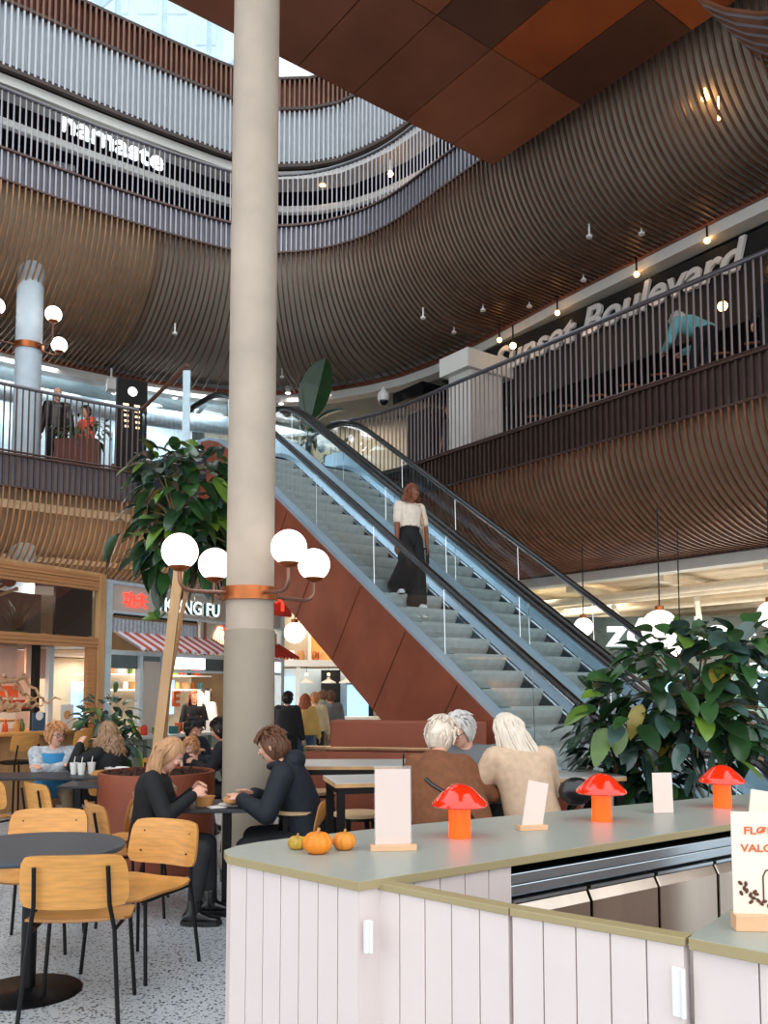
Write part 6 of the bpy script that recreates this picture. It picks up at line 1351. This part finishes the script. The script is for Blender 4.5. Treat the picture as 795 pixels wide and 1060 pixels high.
# ================================================================== CAMERA, LIGHT, VIEW
cam = bpy.data.cameras.new('camera'); co = bpy.data.objects.new('camera', cam); C.objects.link(co); scn.camera = co
co.location = (0, 0, EYE); co.rotation_euler = (pi/2+TH, 0, 0)
cam.sensor_fit = 'VERTICAL'; cam.sensor_height = 36; cam.lens = 36*F/1060; cam.shift_y = (CY-530)/1060; cam.clip_start = .05; cam.clip_end = 200
w = bpy.data.worlds.new('world'); scn.world = w; w.use_nodes = True; nt = w.node_tree; bg = nt.nodes['Background']
tc = nt.nodes.new('ShaderNodeTexCoord'); nz = nt.nodes.new('ShaderNodeTexNoise'); nz.inputs['Scale'].default_value = 2.5
cr = nt.nodes.new('ShaderNodeValToRGB'); cr.color_ramp.elements[0].color = (.70,.84,.96,1); cr.color_ramp.elements[1].color = (1,1,1,1); cr.color_ramp.elements[0].position = .35; cr.color_ramp.elements[1].position = .6
nt.links.new(tc.outputs['Generated'], nz.inputs['Vector']); nt.links.new(nz.outputs['Fac'], cr.inputs['Fac']); nt.links.new(cr.outputs['Color'], bg.inputs['Color'])
bg.inputs['Strength'].default_value = 1.75
def area(name, loc, size, power, col=(1,.9,.78), rot=(0,0,0), sy=None):
    l = bpy.data.lights.new(name, 'AREA'); l.energy = power; l.size = size; l.color = col
    if sy: l.shape = 'RECTANGLE'; l.size_y = sy
    o = bpy.data.objects.new(name, l); C.objects.link(o); o.location = loc; o.rotation_euler = rot; return o
area('ceiling_or_fill_light', (-5.2, 14.5, 3.5), 2, 90, (1,.85,.7)); area('display_fill', (-5.6, 11.7, 2.95), .8, 12, (1,.9,.75)); area('ceiling_or_fill_light', (-3.7, 15.8, 2.05), 1.2, 45, (1,.92,.85)); area('ceiling_or_fill_light', (-4.6, 14.3, 2.05), 1.2, 35, (1,.92,.85)); area('ceiling_or_fill_light', (-5.9, 11.6, 2.1), .9, 30, (1,.85,.65)); area('ceiling_or_fill_light', (-3.2, 17.5, 3.5), 2, 80, (1,.9,.8)); area('ceiling_or_fill_light', (-.8, 20.5, 3.4), 2.5, 140, (1,.92,.82))  # the light inside the kiosk display is added to brighten its contents
area('ceiling_or_fill_light', (6.6, 14.6, 1.0), 4, 95, (1,.86,.70), (pi,0,0)); area('ceiling_or_fill_light', (5.5, 15.0, 2.9), 1.5, 30, (1,.88,.72)); area('ceiling_or_fill_light', (3.6, 18, 3.4), 2.5, 80, (1,.88,.7))  # first is an added upward fill for the pipe ceiling, no real fitting
area('ceiling_or_fill_light', (-8.3, 18.6, 8.5), 2.5, 130, (.9,.96,1)); area('ceiling_or_fill_light', (-5.2, 20.6, 8.5), 2.5, 120, (.9,.96,1)); area('ceiling_or_fill_light', (-1.3, 21, 8.5), 2, 70, (1,.93,.85))
area('ceiling_or_fill_light', (4.8, 14.8, 8.2), 1.5, 2, (1,.75,.5))
for (x, y, e) in ((3.2,14.4,3),(4.2,13.1,3),(5.2,11.8,3)):
    area('ceiling_or_fill_light', (x, y, 7.9), .3, e, (1,.6,.3))
scn.view_settings.view_transform = 'Standard'; scn.view_settings.look = 'None'; scn.view_settings.gamma = 1; scn.view_settings.exposure = .22; scn.view_settings.use_curve_mapping = False
